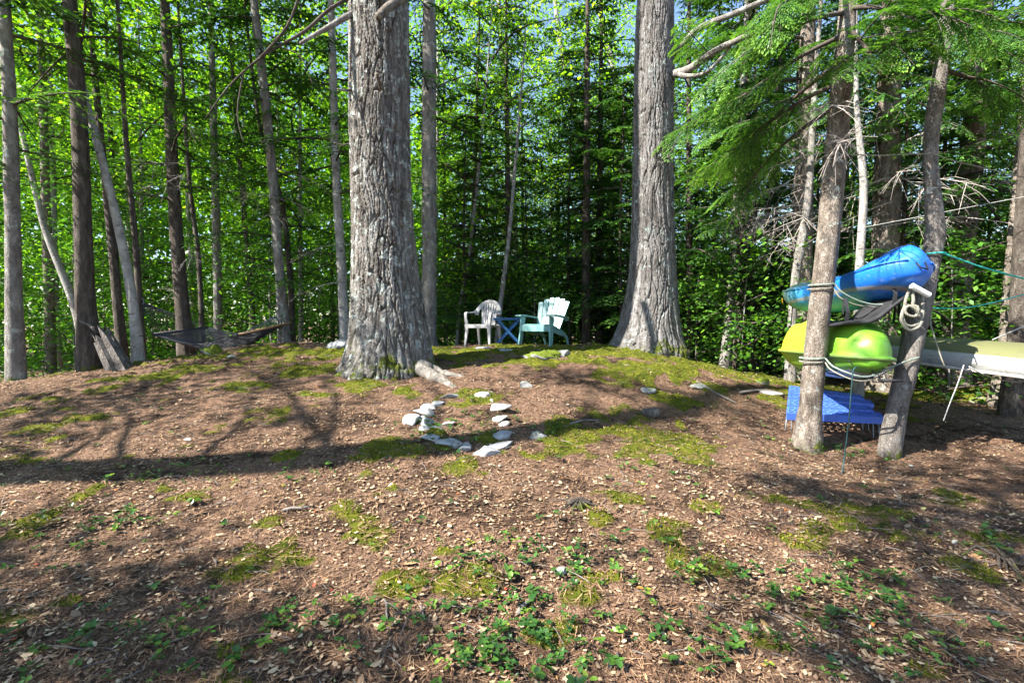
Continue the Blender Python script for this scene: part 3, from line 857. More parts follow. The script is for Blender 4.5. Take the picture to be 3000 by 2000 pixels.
# trees standing out of view on the left and behind, whose trunk and boughs throw the shade on the slope
LH = SUN_H / np.linalg.norm(SUN_H) / math.tan(SUN_EL)
def shade_tree(label, stem, rad, spots, bark, seed):
    """stem [(x, y, height)]; spots [(ground x, ground y, spread, height, leaves)]: boughs hung where the light crosses"""
    r = np.random.default_rng(seed)
    b0 = np.array([stem[0][0], stem[0][1], g1(stem[0][0], stem[0][1])])
    pts = np.array([(x - b0[0], y - b0[1], h) for x, y, h in stem]); pts[0, 2] = -.3
    o = thing('broadleaf_tree', label, 'tree', b0, 0, 'trees standing out of view on the left')
    Vv, Ff = sweep_trunk(pts, np.linspace(rad, rad * .45, len(pts)), 14, 40, seed)
    obj('trunk', mesh_np('trunk', Vv, Ff, None, smooth=True), M[bark], o)
    Q, T, mb = [], [], MB()
    for gx_, gy_, sp_, h, m in spots:
        c = np.array([gx_ - h * LH[0], gy_ - h * LH[1], h + g1(gx_, gy_)]) - b0
        k = np.interp(max(1, c[2] - 1.0), pts[:, 2], pts[:, 0]), np.interp(max(1, c[2] - 1.0), pts[:, 2], pts[:, 1])
        st = np.array([k[0], k[1], max(1, c[2] - 1.0)])
        mb.tube([st, (st + c) / 2 + np.array([0, 0, .25]), c], [.05, .03, .012], 5, False)
        for _ in range(max(1, int(m / 40))):
            cc = c + r.normal(0, 1, 3) * sp_ * np.array([.55, .55, .3])
            n = 40
            P = cc + r.normal(0, 1, (n, 3)) * np.array([.26, .26, .10])
            D = unit(r.normal(0, 1, (n, 3)) * np.array([1, 1, .4]))
            S = unit(np.cross(D, r.normal(0, .4, (n, 3)) + np.array([0, 0, 1.])))
            ln = r.uniform(.08, .15, n)
            Q.append(cards(P, D, S, ln, ln * .65, .1)); T.append(np.clip(r.normal(.45, .2, n), 0, 1))
    obj('crown', card_mesh('crown', np.concatenate(Q), np.concatenate(T)), M['broad'], o)['kind'] = 'stuff'
    obj('limb_set', mb.mesh('limb_set'), M['limb'], o)['kind'] = 'stuff'
    return o

shade_tree('tall tree beyond the left edge whose trunk throws the long shadow band', [(-9.2, 2.5, 0), (-8.96, 2.75, 3), (-8.9, 2.1, 5), (-8.54, 1.4, 7), (-8.5, 1.0, 9), (-8.9, 1.0, 11), (-9.0, 1.6, 13), (-9.0, 1.9, 15)], .30,
    [(-4.6, 5.4, .8, 6, 500), (-3.3, 6.1, .7, 7, 420), (-5.6, 6.4, 1.0, 6.5, 700), (-2.4, 5.2, .35, 8, 160), (-6.2, 5.0, .8, 5, 400), (-3.0, 7.2, .7, 8, 400), (-1.4, 6.9, .4, 9, 200), (-4.4, 7.6, .9, 8, 500),
     (.9, 6.9, .6, 11, 300), (2.0, 6.6, .35, 12, 160), (1.6, 5.6, .4, 11, 220), (2.9, 6.5, .5, 12, 300), (-5.0, 4.6, .5, 6, 160)], 'grey_bark', 5)
shade_tree('leafy tree out of view to the left behind the camera', [(-7.5, -3.6, 0), (-7.4, -3.5, 4), (-7.0, -3.0, 7), (-6.6, -2.6, 10)], .2,
    [(-2.2, 2.4, .42, 7, 420), (-1.7, 2.25, .34, 7, 330), (-2.6, 2.0, .5, 7, 420), (-1.0, 2.05, .25, 8, 180), (-1.6, 1.75, .4, 8, 300), (-.3, 1.8, .3, 8, 180), (-.8, 1.6, .4, 8, 260), (-3.2, 2.9, .3, 7, 160), (.3, 1.6, .3, 9, 150)], 'grey_bark', 6)
shade_tree('broad leafy tree out of view behind the camera', [(-5.0, -2.2, 0), (-5.0, -2.1, 4), (-4.9, -1.6, 8), (-4.8, -1.2, 12)], .24,
    [(2.6, 3.8, 0.56, 9, 547), (3.3, 3.5, 0.67, 9, 652), (4.4, 4.4, 0.78, 9, 737), (2.7, 2.8, 0.39, 9, 189), (1.25, 2.25, 0.31, 8, 150), (1.9, 2.1, 0.39, 9, 163), (3.4, 2.6, 0.56, 9, 264), (2.2, 1.8, 0.45, 9, 163), (5.5, 4.2, 0.90, 10, 737), (1.0, 1.7, 0.34, 8, 94), (4.2, 3.3, 0.67, 9, 504), (.9, 3.1, 0.16, 8, 62)], 'grey_bark', 7)

# ---------------------------------------------------------------- hemlock boughs reaching over the kayaks
NB = []
for k, (L_, dr) in enumerate(((1.15, .32), (.95, .45), (1.3, .25), (.8, .5))):
    q, t, axp = bough(np.random.default_rng(60 + k), L_, dr, .042, .013, .024, 20, .05, .40)
    NB.append((card_mesh('bough', q, t), MB().tube(axp, np.linspace(.011, .003, 8), 4, False).mesh('bough_stem')))
M['near_hemlock'] = leaf_mat('near_hemlock_needles', [(.0, (.014, .045, .012)), (.45, (.045, .125, .022)), (.8, (.115, .255, .034)), (1.0, (.22, .36, .05))], .42)


def bough_limb(tr, a, b, n=6, r0=.03, sag=.12):
    base = np.array(tr.location)
    A, B = W(*a), W(*b)
    T = np.linspace(0, 1, 6)
    pts = A + (B - A) * T[:, None]
    ln = np.linalg.norm(B - A)
    pts[:, 2] += sag * ln * np.sin(T * math.pi) * .6
    limb(tr, base, pts, r0, .006, 'limb')
    d0 = (B - A) / ln
    for i in range(n):
        t = .28 + .72 * (i + .5 * random.random()) / n
        p = np.array([np.interp(t, T, pts[:, j]) for j in range(3)])
        me, st = NB[random.randrange(4)]
        az = math.atan2(d0[1], d0[0]) + (1 if i % 2 else -1) * random.uniform(.2, .95) * (1 - .5 * t)
        bo = obj('bough', me, M['near_hemlock'], tr)
        bo['kind'] = 'stuff'
        bo.location = p - base
        bo.rotation_euler = (random.uniform(-.5, .5), random.uniform(-.1, .6), az)
        s = random.uniform(.5, 1.05)
        bo.scale = (s, s, s)
        so = obj('stem', st, M['limb'], bo)


def find(label): return next(o for o in COL.objects if o.get('label', '').startswith(label))
stA, stB, stC = find('stout dark trunk standing right'), find('stout brown trunk'), find('stout leaning trunk')
for tr, a, b, n in [
    (kt, (1942, 80, 5.5), (1705, 235, 5.8), 8), (kt, (1936, 140, 5.5), (1690, 370, 6.5), 8), (kt, (1946, 30, 5.5), (1760, 110, 5.2), 7), (kt, (1932, 190, 5.5), (1720, 320, 6.0), 6),
    (kt, (1946, 20, 5.5), (2110, 50, 4.8), 6), (kt, (1942, 60, 5.5), (2040, 200, 5.1), 5), (kt, (1928, 240, 5.5), (1700, 440, 6.9), 6), (kt, (1948, -10, 5.5), (1780, 20, 4.8), 6),
    (stA, (1850, 180, 9), (1570, 300, 8.2), 8), (stA, (1850, 260, 9), (1610, 440, 8.6), 7), (stA, (1852, 90, 9), (1600, 130, 8.0), 8), (stA, (1850, 320, 9), (1660, 540, 8.8), 6),
    (pt, (2166, 60, 5.4), (1990, 150, 5.0), 6), (pt, (2166, 90, 5.4), (2330, 40, 5.0), 5), (pt, (2160, 160, 5.4), (2330, 250, 5.6), 5), (pt, (2172, 40, 5.4), (2250, 130, 5.0), 5),
    (stB, (2042, 150, 8.6), (1880, 260, 7.6), 6), (stB, (2042, 200, 8.6), (2170, 290, 7.6), 6), (stB, (2042, 80, 8.6), (2200, 120, 7.4), 6), (stB, (2042, 120, 8.6), (1890, 120, 7.8), 6),
    (stC, (2240, 250, 8.8), (2100, 330, 8.2), 6), (stC, (2236, 320, 8.8), (2350, 420, 8.2), 6), (stC, (2240, 200, 8.8), (2352, 200, 8.0), 6), (stC, (2226, 430, 8.8), (2330, 560, 8.4), 5)]:
    bough_limb(tr, a, b, n)

# bare grey dead branches
DB = []
for k in range(3):
    r = np.random.default_rng(90 + k)
    mb = MB()
    T = np.linspace(0, 1, 7)
    axp = np.stack([1.3 * T, .12 * np.sin(T * 4 + k), -.25 * T * T], -1)
    mb.tube(axp, np.linspace(.012, .003, 7), 4, False)
    for i in range(11):
        t = r.uniform(.15, .95)
        p = np.array([np.interp(t, T, axp[:, j]) for j in range(3)])
        d = unit(np.array([r.uniform(.1, .8), r.uniform(-1, 1), r.uniform(-.6, .3)]))
        l = r.uniform(.2, .5)
        q = p + d * l * .5 + np.array([0, 0, -.03])
        e = q + (d + np.array([0, 0, -.5])) * l * .5
        mb.tube([p, q, e], [.006, .004, .002], 3, False)
        mb.tube([q, q + unit(r.normal(0, 1, 3)) * l * .5], [.003, .0015], 3, False)
    DB.append(mb.mesh('dead_branch'))


def dead(tr, vx, vy, Y, az, s=1.0):
    o = obj('dead_branch', DB[random.randrange(3)], M['dead_branch'], tr)
    o['kind'] = 'stuff'
    o.location = W(vx, vy, Y) - np.array(tr.location)
    o.rotation_euler = (random.uniform(-.6, .6), random.uniform(-.2, .4), az)
    o.scale = (s, s, s)
for i in range(16): dead(stA, 1846 + random.uniform(-12, 12), random.uniform(330, 560), 8.85, random.uniform(2.6, 4.4), random.uniform(.8, 1.4))
for i in range(15): dead(stB, 2036 + random.uniform(-12, 12), random.uniform(270, 520), 8.4, random.uniform(2.4, 7.0), random.uniform(.8, 1.3))
for i in range(9): dead(stC, 2230 + random.uniform(-12, 12), random.uniform(250, 560), 8.6, random.uniform(2.4, 7.0), random.uniform(.7, 1.3))
for i in range(5): dead(kt, random.uniform(1905, 1930), random.uniform(230, 420), 5.45, random.uniform(2.2, 4.6), random.uniform(.5, .9))
for nm_ in ('grey trunk tied', 'brown straight trunk', 'pale lichen covered'):
    tr_ = find(nm_)
    for i in range(6):
        b_ = np.array(tr_.location); h_ = random.uniform(1.2, 4.5)
        o = obj('dead_branch', DB[i % 3], M['dead_twig'], tr_); o['kind'] = 'stuff'
        o.location = (0, 0, h_); o.rotation_euler = (random.uniform(-.6, .6), random.uniform(-.2, .3), random.uniform(0, 6.28)); o.scale = (.9,) * 3
# long dark limbs of the left pine that cross the upper left
limb(pineL, bL, [W(850, -30, 7.00), W(760, 20, 6.80), W(700, 72, 6.70), W(600, 132, 6.60), W(525, 200, 6.50), W(470, 275, 6.50)], .030, .007, 'limb')
limb(pineL, bL, [W(600, 132, 6.60), W(660, 60, 6.60), W(690, -20, 6.60)], .022, .015, 'limb')
limb(pineL, bL, [W(560, 165, 6.55), W(545, 260, 6.50), W(560, 330, 6.50)], .012, .005, 'limb')
limb(pineL, bL, [W(640, 108, 6.65), W(690, 130, 6.60), W(720, 200, 6.60)], .010, .004, 'limb')

# ---------------------------------------------------------------- stones
import bmesh
M['stone_white_lit'] = plain('sunlit_white_stone', (.37, .355, .33), .85, .2, .3, 9, (.20, .185, .16), .52, .5, 40)  # whiteness of the sunlit ring stones put into the base colour
M['stone_blue_shade'] = plain('shaded_blue_grey_stone', (.26, .27, .28), .85, .2, .35, 8, (.13, .13, .115), .54, .5, 40)  # bluish cast of the shaded ring stones painted into the base colour
M['stone_dark'] = plain('dark_grey_stone', (.20, .20, .20), .85, .3, .3, 9, (.32, .34, .3), .58, .6, 40)


def mossy_rock(name, amount):
    m = NT(name)
    v = m.coords()
    c = m.ramp(m.noise(v, 10, 7, .7), [(.3, (.09, .09, .085)), (.5, (.24, .24, .23)), (.7, (.48, .49, .46))])
    ge = m.n('NewGeometry')
    nz = m.n('SeparateXYZ', Vector=ge.outputs['Normal']).outputs[2]
    f = m.step(m.math('ADD', nz, m.math('MULTIPLY', m.noise(v, 5, 5, .7), 1.4)), 1.9 - amount, 2.1 - amount)
    mc = m.ramp(m.noise(v, 40, 4), [(.35, (.035, .06, .006)), (.6, (.13, .16, .015))])
    m.col(m.mix(f, c, mc)).rough(.9, .2)
    m.bump(m.noise(v, 30, 6, .7), .7, .01)
    return m.m
M['rock_moss'] = mossy_rock('mossy_rock', 1.15)
M['rock_lichen'] = mossy_rock('lichen_rock', .30)


def rock_mesh(name, seed, d, cuts=9, rough=.10, sub=3, lo=.5, hi=.85):
    bm = bmesh.new()
    bmesh.ops.create_icosphere(bm, subdivisions=sub, radius=1)
    V = np.array([v.co[:] for v in bm.verts])
    r = np.random.default_rng(seed)
    for _ in range(cuts):
        n = unit(r.normal(0, 1, 3)); off = r.uniform(lo, hi)
        k = V @ n - off
        V -= np.where(k > 0, k, 0)[:, None] * n
    V *= (1 + rough * fbm(V[:, 0] * 3 + V[:, 2] * 2 + seed, V[:, 1] * 3 - V[:, 2], seed, 3))[:, None]
    ext = np.abs(V).max(0)
    V = V / ext * np.array(d) / 2
    F = np.array([[v.index for v in f.verts] for f in bm.faces])
    bm.free()
    return mesh_np(name, V, F)


def stone(name, label, vx, vy, w, h, mat, seed, yaw=0.0, thick=.5, depth=.8, cuts=9, tilt=(0, 0), cat='stone', group=None, sub=2, smooth=False, sink=.3):
    p = hit(vx, vy + h * .35)
    s = p[1] / FPX
    dx = w * s; dz = max(.03, thick * dx if thick < 5 else thick)
    dz = thick * dx
    me = rock_mesh(name, seed, (dx, depth * dx, dz), cuts, .45 if mat == 'rock_moss' else .2, sub) if name == 'rock' else rock_mesh(name, seed, (dx, depth * dx, dz), 10, .16, 3, .42, .78)
    o = obj(name, me, M[mat])
    o.location = (p[0], p[1] + .2 * depth * dx, g1(p[0], p[1] + .2 * depth * dx) + dz * (.5 - sink))
    o.rotation_euler = (tilt[0], tilt[1], yaw)
    return tag(o, label, cat, group)

def z4(x, y): return (1150 + x / 4.704) / 1.2755, (1100 + y / 4.704) / 1.2755
RING = [
 (810, 300, 170, 'stone_dark', .5, .35, .25, 'thin dark grey slab at the back left of the stone ring'),
 (1220, 300, 160, 'stone_white_lit', -.1, .5, .7, 'blocky white stone at the very back of the stone ring'),
 (1365, 372, 95, 'stone_dark', -.5, .45, .5, 'small dark stone against the long white slab of the ring'),
 (1450, 460, 270, 'stone_white_lit', -.75, .25, .5, 'long white slab on the sunny right side of the ring'),
 (1500, 610, 175, 'stone_white_lit', -.5, .3, .7, 'white stone just in front of the long white slab'),
 (1540, 685, 130, 'stone_white_lit', .1, .35, .6, 'small white stone at the edge of the band of shadow'),
 (510, 462, 160, 'stone_white_lit', .1, .4, .7, 'flat white stone on the back left of the ring'),
 (622, 420, 110, 'stone_blue_shade', .0, .4, .7, 'greyish stone behind the flat white stone of the ring'),
 (440, 535, 190, 'stone_white_lit', .25, .4, .7, 'largest white stone on the left of the ring'),
 (398, 612, 105, 'stone_white_lit', .3, .45, .7, 'small white stone below the largest left ring stone'),
 (265, 655, 160, 'stone_blue_shade', .5, .6, .8, 'grey block lying outermost on the left of the ring'),
 (460, 672, 112, 'stone_blue_shade', -.4, .7, .8, 'rounded grey stone beside the outermost left block'),
 (515, 752, 225, 'stone_blue_shade', .05, .18, .6, 'wide flat grey stone at the left edge of the shadow'),
 (530, 880, 205, 'stone_blue_shade', -.5, .28, .9, 'big blue grey slab at the front left of the ring'),
 (712, 960, 235, 'stone_blue_shade', -.05, .35, .55, 'broad blue grey stone at the front of the ring'),
 (880, 985, 105, 'stone_dark', .2, .6, .7, 'small dark stone sunk in the front of the ring'),
 (985, 1035, 135, 'stone_blue_shade', -.6, .5, .6, 'tilted grey stone at the middle front of the ring'),
 (1030, 985, 95, 'stone_dark', .4, .5, .6, 'dark stone behind the tilted front stone of the ring'),
 (1180, 1100, 115, 'stone_blue_shade', .1, .45, .7, 'small grey stone left of the frontmost wedge stone'),
 (1320, 1090, 205, 'stone_blue_shade', .15, .45, .6, 'wedge shaped grey stone frontmost in the ring'),
 (1470, 1000, 290, 'stone_blue_shade', .62, .25, .42, 'long grey slab slanting along the right front of the ring'),
 (1357, 985, 78, 'stone_blue_shade', .5, .5, .7, 'little grey stone inside the long slanting slab'),
 (1530, 805, 200, 'stone_blue_shade', .03, .2, .4, 'narrow grey stone on the shaded right of the ring'),
 (1490, 880, 220, 'stone_blue_shade', .1, .35, .6, 'wide grey stone in the shade on the right of the ring'),
 (765, 682, 140, 'stone_white_lit', -.2, .3, .6, 'white stone lying sunlit inside the ring'),
]
for i, (x, y, w, mt, yaw, th, dp, lb) in enumerate(RING):
    vx, vy = z4(x, y)
    stone('ring_stone', lb, vx, vy, w / 3.5, w * .3 / 6.0, mt, 100 + i, yaw, th * 1.15, dp * 1.15, 12, (random.uniform(.05, .3), random.uniform(-.15, .15)), group='stones set in a ring', sink=.30)
for i, (lb, vx, vy, w, h, mt, th, dp, sk) in enumerate([
 ('speckled grey rock lying alone right of the stone ring', 1236, 1001, 46, 24, 'rock_lichen', .5, .7, .25),
 ('small grey rock with mossy back behind the stone ring', 1207, 885, 34, 22, 'rock_lichen', .7, .8, .3),
 ('low mossy boulder in front of the green chair', 1245, 816, 100, 22, 'rock_moss', .34, .7, .5),
 ('lichen grey stone poking from the moss beside the mossy boulder', 1292, 812, 40, 20, 'rock_lichen', .6, .8, .4),
 ('pale angular boulder left of the massive pine', 772, 792, 62, 26, 'stone_blue_shade', .45, .8, .3),
 ('flat pale stone on the slope below the hammock', 532, 819, 30, 8, 'stone_white_lit', .25, .9, .25),
 ('mossy boulder under the hammock', 486, 806, 60, 26, 'rock_moss', .55, .8, .3),
 ('round pale rock half buried on the mossy slope right of centre', 1490, 898, 40, 18, 'rock_lichen', .5, .8, .35),
 ('pale stone beneath the folding table', 1158, 783, 42, 10, 'stone_white_lit', .3, .7, .25),
 ('flat grey stone between the massive pine and the chairs', 1108, 801, 44, 8, 'stone_dark', .25, .7, .3),
 ('long flat stone half buried left of the mossy boulder', 1155, 805, 50, 8, 'stone_blue_shade', .2, .6, .3),
 ('small pale rock by the path under the right pine', 1605, 888, 40, 10, 'rock_lichen', .3, .6, .3),
 ('dark round boulder behind the grey chair', 1083, 772, 54, 46, 'rock_moss', .95, .9, .15),
 ('mossy rock under the canoe near the right edge', 2262, 920, 50, 18, 'rock_moss', .5, .8, .3),
 ('flat stone beside the blue bench by the stout trunk', 1770, 905, 60, 10, 'stone_dark', .2, .6, .3),
 ('grey stone in the foreground litter right of centre', 1290, 1315, 36, 16, 'rock_lichen', .5, .7, .3),
 ('small white stone at the upper left of the litter slope', 430, 1010, 18, 7, 'stone_white_lit', .4, .7, .25),
 ('dark boulder at the dip behind the path', 1752, 878, 40, 18, 'rock_moss', .6, .8, .3)]):
    stone('rock', lb, vx, vy, w, h, mt, 300 + i, random.uniform(-.4, .4), th, dp, 7, cat='rock', sub=4, sink=sk)

# ---------------------------------------------------------------- chairs and table
def on_ground(x, y): return np.array([x, y, g1(x, y)])
M['resin_grey'] = plain('grey_resin', (.34, .335, .335), .45, .4, .08, 5, (.36, .36, .36), .62)
M['resin_teal'] = plain('teal_resin', (.145, .30, .30), .45, .4, .08, 5, (.14, .30, .28), .66)
M['blue_paint'] = plain('blue_paint', (.03, .13, .32), .5, .4, .2, 9, (.02, .06, .14), .6)

c0 = W(1103, 784, 9.5)
ch = thing('garden_chair', 'grey plastic slatted garden armchair beside the folding table', 'chair', on_ground(c0[0] + .07, 9.45) + np.array([0, 0, .0]), R(-24))
for sx in (-1, 1):
    obj('leg', MB().bar([(sx * .27, -.27, -.02), (sx * .245, -.24, .25), (sx * .235, -.235, .42)], [.04, .055, .085], [.035, .045, .06]).mesh('leg'), M['resin_grey'], ch, bevel=.006)
    obj('leg', MB().bar([(sx * .25, .30, -.02), (sx * .235, .24, .25), (sx * .225, .21, .42)], [.04, .05, .07], [.035, .045, .06]).mesh('leg'), M['resin_grey'], ch, bevel=.006)
    obj('armrest', MB().bar([(sx * .24, -.24, .40), (sx * .262, -.25, .55), (sx * .272, -.235, .63), (sx * .275, -.19, .652), (sx * .275, -.05, .65), (sx * .27, .1, .66), (sx * .262, .18, .70)],
        [.07, .05, .055, .06, .06, .06, .055], [.035, .03, .028, .024, .024, .024, .024], smooth=False).mesh('armrest'), M['resin_grey'], ch, bevel=.005)
seatv = MB()
N_ = 9
sv = [( -.235 + .47 * i / 8, -.26 + .49 * j / 8, .425 - .025 * math.sin(math.pi * i / 8) - .03 * (j / 8) - (.02 if j == 0 else 0)) for j in range(9) for i in range(9)]
seatv.add(sv, [(j * 9 + i, j * 9 + i + 1, j * 9 + i + 10, j * 9 + i + 9) for j in range(8) for i in range(8)], True)
s_ = obj('seat', seatv.mesh('seat'), M['resin_grey'], ch)
m_ = s_.modifiers.new('solid', 'SOLIDIFY'); m_.thickness = .02
obj('apron', MB().bar([(-.23, -.255, .385), (.23, -.255, .385)], .012, .07, (0, 1, 0)).mesh('apron'), M['resin_grey'], ch, bevel=.004)
arc = [(math.cos(a) * .255, .20 + .10 * math.sin(a), .64 + .235 * math.sin(a)) for a in np.linspace(-.12, math.pi + .12, 19)]
back = obj('backrest', MB().bar(arc, .035, .075, (0, 1, .3), True).mesh('backrest'), M['resin_grey'], ch, bevel=.004)
for i in range(7):
    u = (i - 3) / 3
    wtop = .175 * u
    ztop = .64 + .235 * math.sqrt(max(0, 1 - (wtop / .255) ** 2)) - .02
    obj('slat', MB().bar([(u * .125, .205, .40), (u * .135, .235, .55), (u * .155, .27, .68), (wtop, .20 + .10 * math.sqrt(1 - (wtop / .255) ** 2), ztop)], [.027, .03, .034, .04] if 0 < i < 6 else [.05, .045, .04, .04], .012).mesh('slat'), M['resin_grey'], back)

c1 = W(1238, 795, 9.15)
ad = thing('adirondack_chair', 'pale teal plastic slatted lounge chair with fan back', 'chair', on_ground(c1[0] + .1, 9.15), R(-33))
mt = M['resin_teal']
for sx in (-1, 1):
    obj('leg', MB().bar([(sx * .335, -.36, -.02), (sx * .315, -.31, .25), (sx * .305, -.28, .55)], [.028] * 3, [.10, .13, .15]).mesh('leg'), mt, ad, bevel=.006)
    obj('leg', MB().bar([(sx * .25, .52, -.02), (sx * .25, .44, .16), (sx * .25, .24, .25), (sx * .25, -.1, .33)], .03, [.05, .07, .08, .06]).mesh('leg'), mt, ad, bevel=.006)
    obj('armrest', MB().bar([(sx * .335, -.41, .565), (sx * .335, -.25, .57), (sx * .335, .05, .55), (sx * .32, .30, .525)], [.13, .14, .11, .07], .028).mesh('armrest'), mt, ad, bevel=.006)
    obj('side_rail', MB().bar([(sx * .29, -.33, .33), (sx * .27, .22, .22)], .025, .09).mesh('side_rail'), mt, ad, bevel=.004)
obj('apron', MB().bar([(-.30, -.345, .325), (.30, -.345, .325)], .025, .105, (0, 1, 0)).mesh('apron'), mt, ad, bevel=.006)
seat = obj('seat', MB().bar([(0, -.36, .385), (0, -.30, .40), (0, -.1, .36), (0, .2, .27)], .58, .02).mesh('seat'), mt, ad, bevel=.004)
fan = thing('backrest', None, None); fan.parent = ad
for i in range(6):
    u = (i - 2.5) / 2.5
    hl = .78 - .10 * u * u
    a = u * .13
    p0 = Vector((u * .205, .13, .26)); p1 = Vector((u * .205 + math.sin(a) * hl, .13 + .40 * hl, .26 + .86 * hl))
    obj('slat', MB().bar([p0, p0.lerp(p1, .5), p1.lerp(p0, .04), p1], [.078, .092, .104, .092], .018, (1, 0, .0)).mesh('slat'), mt, fan, bevel=.004)
obj('back_rail', MB().bar([(-.34, .33, .50), (.34, .33, .50)], .02, .06, (0, 1, 0)).mesh('back_rail'), mt, ad)

c2 = W(1166, 786, 9.7)
tb = thing('folding_table', 'small blue folding side table with crossed legs between the chairs', 'table', on_ground(c2[0], 9.7), R(8))
top_ = thing('table_top', None, None); top_.parent = tb
for i in range(6):
    obj('slat', MB().box((-.26 + .104 * i, 0, .53), (.094, .42, .018)).mesh('slat'), M['blue_paint'], top_, bevel=.003)
for sy in (-1, 1):
    obj('top_rail', MB().box((0, sy * .17, .508), (.60, .025, .03)).mesh('top_rail'), M['blue_paint'], tb)
    for sx in (-1, 1):
        o_ = .0 if sx > 0 else .028
        obj('leg', MB().bar([(sx * .27, sy * (.155 - o_), -.02), (-sx * .22, sy * (.155 - o_), .50)], .022, .045, (0, 1, 0)).mesh('leg'), M['blue_paint'], tb, bevel=.003)
for sx in (-1, 1):
    obj('stretcher', MB().box((sx * .2, 0, .09), (.035, .31, .03)).mesh('stretcher'), M['blue_paint'], tb)

# ---------------------------------------------------------------- hammock
M['cord_black'] = plain('black_cord', (.06, .065, .08), .6, .4, .4, 20)
M['bar_wood'] = plain('varnished_wood', (.42, .24, .11), .4, .5, .25, 12)
M['bar_dark'] = plain('dark_bar', (.05, .05, .055), .6, .4, .3, 12)
A0, A1 = W(349, 768, 8.6), W(477, 751, 9.6)
B0, B1 = W(548, 768, 9.2), W(668, 741, 10.2)
RL, RR_ = W(324, 692, 8.5), W(640, 722, 10.3)
ham = thing('hammock', 'black net hammock strung between two trunks on the left', 'hammock', on_ground(*( (A0 + B1) / 2)[:2]))
hb = np.array(ham.location)
obj('spreader_bar', MB().tube([A0 - hb, A1 - hb], .022, 8).mesh('spreader_bar'), M['bar_dark'], ham)
obj('spreader_bar', MB().tube([B0 - hb, B1 - hb], .022, 8).mesh('spreader_bar'), M['bar_wood'], ham)
nu, nv = 26, 34
def bed(u, v):
    p = (A0 * (1 - u) + A1 * u) * (1 - v) + (B0 * (1 - u) + B1 * u) * v
    p = p.copy(); p[2] -= .33 * math.sin(math.pi * v) * (.55 + .45 * math.sin(math.pi * u)) + .12 * math.sin(math.pi * u) * math.sin(math.pi * v)
    return p - hb
mb = MB()
for i in range(nu + 1):
    for sgn in (-1, 1):
        pts = []
        for j in range(nv + 1):
            uu = i / nu + sgn * (j % 2) * .5 / nu
            pts.append(bed(min(1, max(0, uu)), j / nv))
        mb.tube(pts, .009, 3, False)
net = obj('net', mb.mesh('net'), M['cord_black'], ham); net['kind'] = 'stuff'
mb = MB()
for i in range(15):
    u = i / 14
    mb.tube([A0 * (1 - u) + A1 * u - hb, RL - hb], .005, 3, False)
c_ = obj('end_cords', mb.mesh('end_cords'), M['cord_black'], ham); c_['kind'] = 'stuff'
mb = MB()
for i in range(15):
    u = i / 14
    mb.tube([B0 * (1 - u) + B1 * u - hb, RR_ - hb], .005, 3, False)
M['cord_grey'] = plain('grey_cord', (.22, .25, .26), .8, .2, .3, 20)
c_ = obj('end_cords', mb.mesh('end_cords'), M['cord_grey'], ham); c_['kind'] = 'stuff'
for P_ in (RL, RR_):
    obj('ring', MB().tube([P_ - hb + np.array([.05 * math.cos(a), 0, .05 * math.sin(a)]) for a in np.linspace(0, 6.28, 13)], .010, 5).mesh('ring'), M['cord_grey'], ham)

# ---------------------------------------------------------------- broken stump, log pieces, sticks
p0, p1 = hit(288, 848), W(222, 745, 7.75)
sn = thing('broken_stump', 'leaning weathered grey broken stump with jagged top', 'stump', p0)
seg, rows = 22, 26
V_, F_ = [], []
r = np.random.default_rng(5)
jag = r.uniform(0, .38, seg)
for i in range(rows):
    t = i / (rows - 1)
    for k in range(seg):
        a = 2 * math.pi * k / seg
        tt = min(t, 1 - jag[k]) if t > .6 else t
        c = np.array([0, 0, -.15]) + (p1 - p0 + np.array([0, 0, .15])) * tt
        rad = (.17 - .06 * tt) * (1 + .16 * math.sin(k * 2.3) + .1 * math.sin(k * 4.1 + 1)) * (1 + .25 * max(0, .25 - tt))
        V_.append(c + np.array([math.cos(a) * rad, math.sin(a) * rad, 0]))
for i in range(rows - 1):
    for k in range(seg):
        F_.append((i * seg + k, i * seg + (k + 1) % seg, (i + 1) * seg + (k + 1) % seg, (i + 1) * seg + k))
obj('trunk', MB().add(V_, F_, False).mesh('trunk'), M['snag'], sn)
obj('splinter', MB().tube([(p1 - p0) * .80 + np.array([-.05, -.02, 0]), (p1 - p0) * .95 + np.array([-.10, -.03, .02]), (p1 - p0) * 1.02 + np.array([-.24, -.04, .05])], [.035, .025, .008], 5).mesh('splinter'), M['snag'], sn)

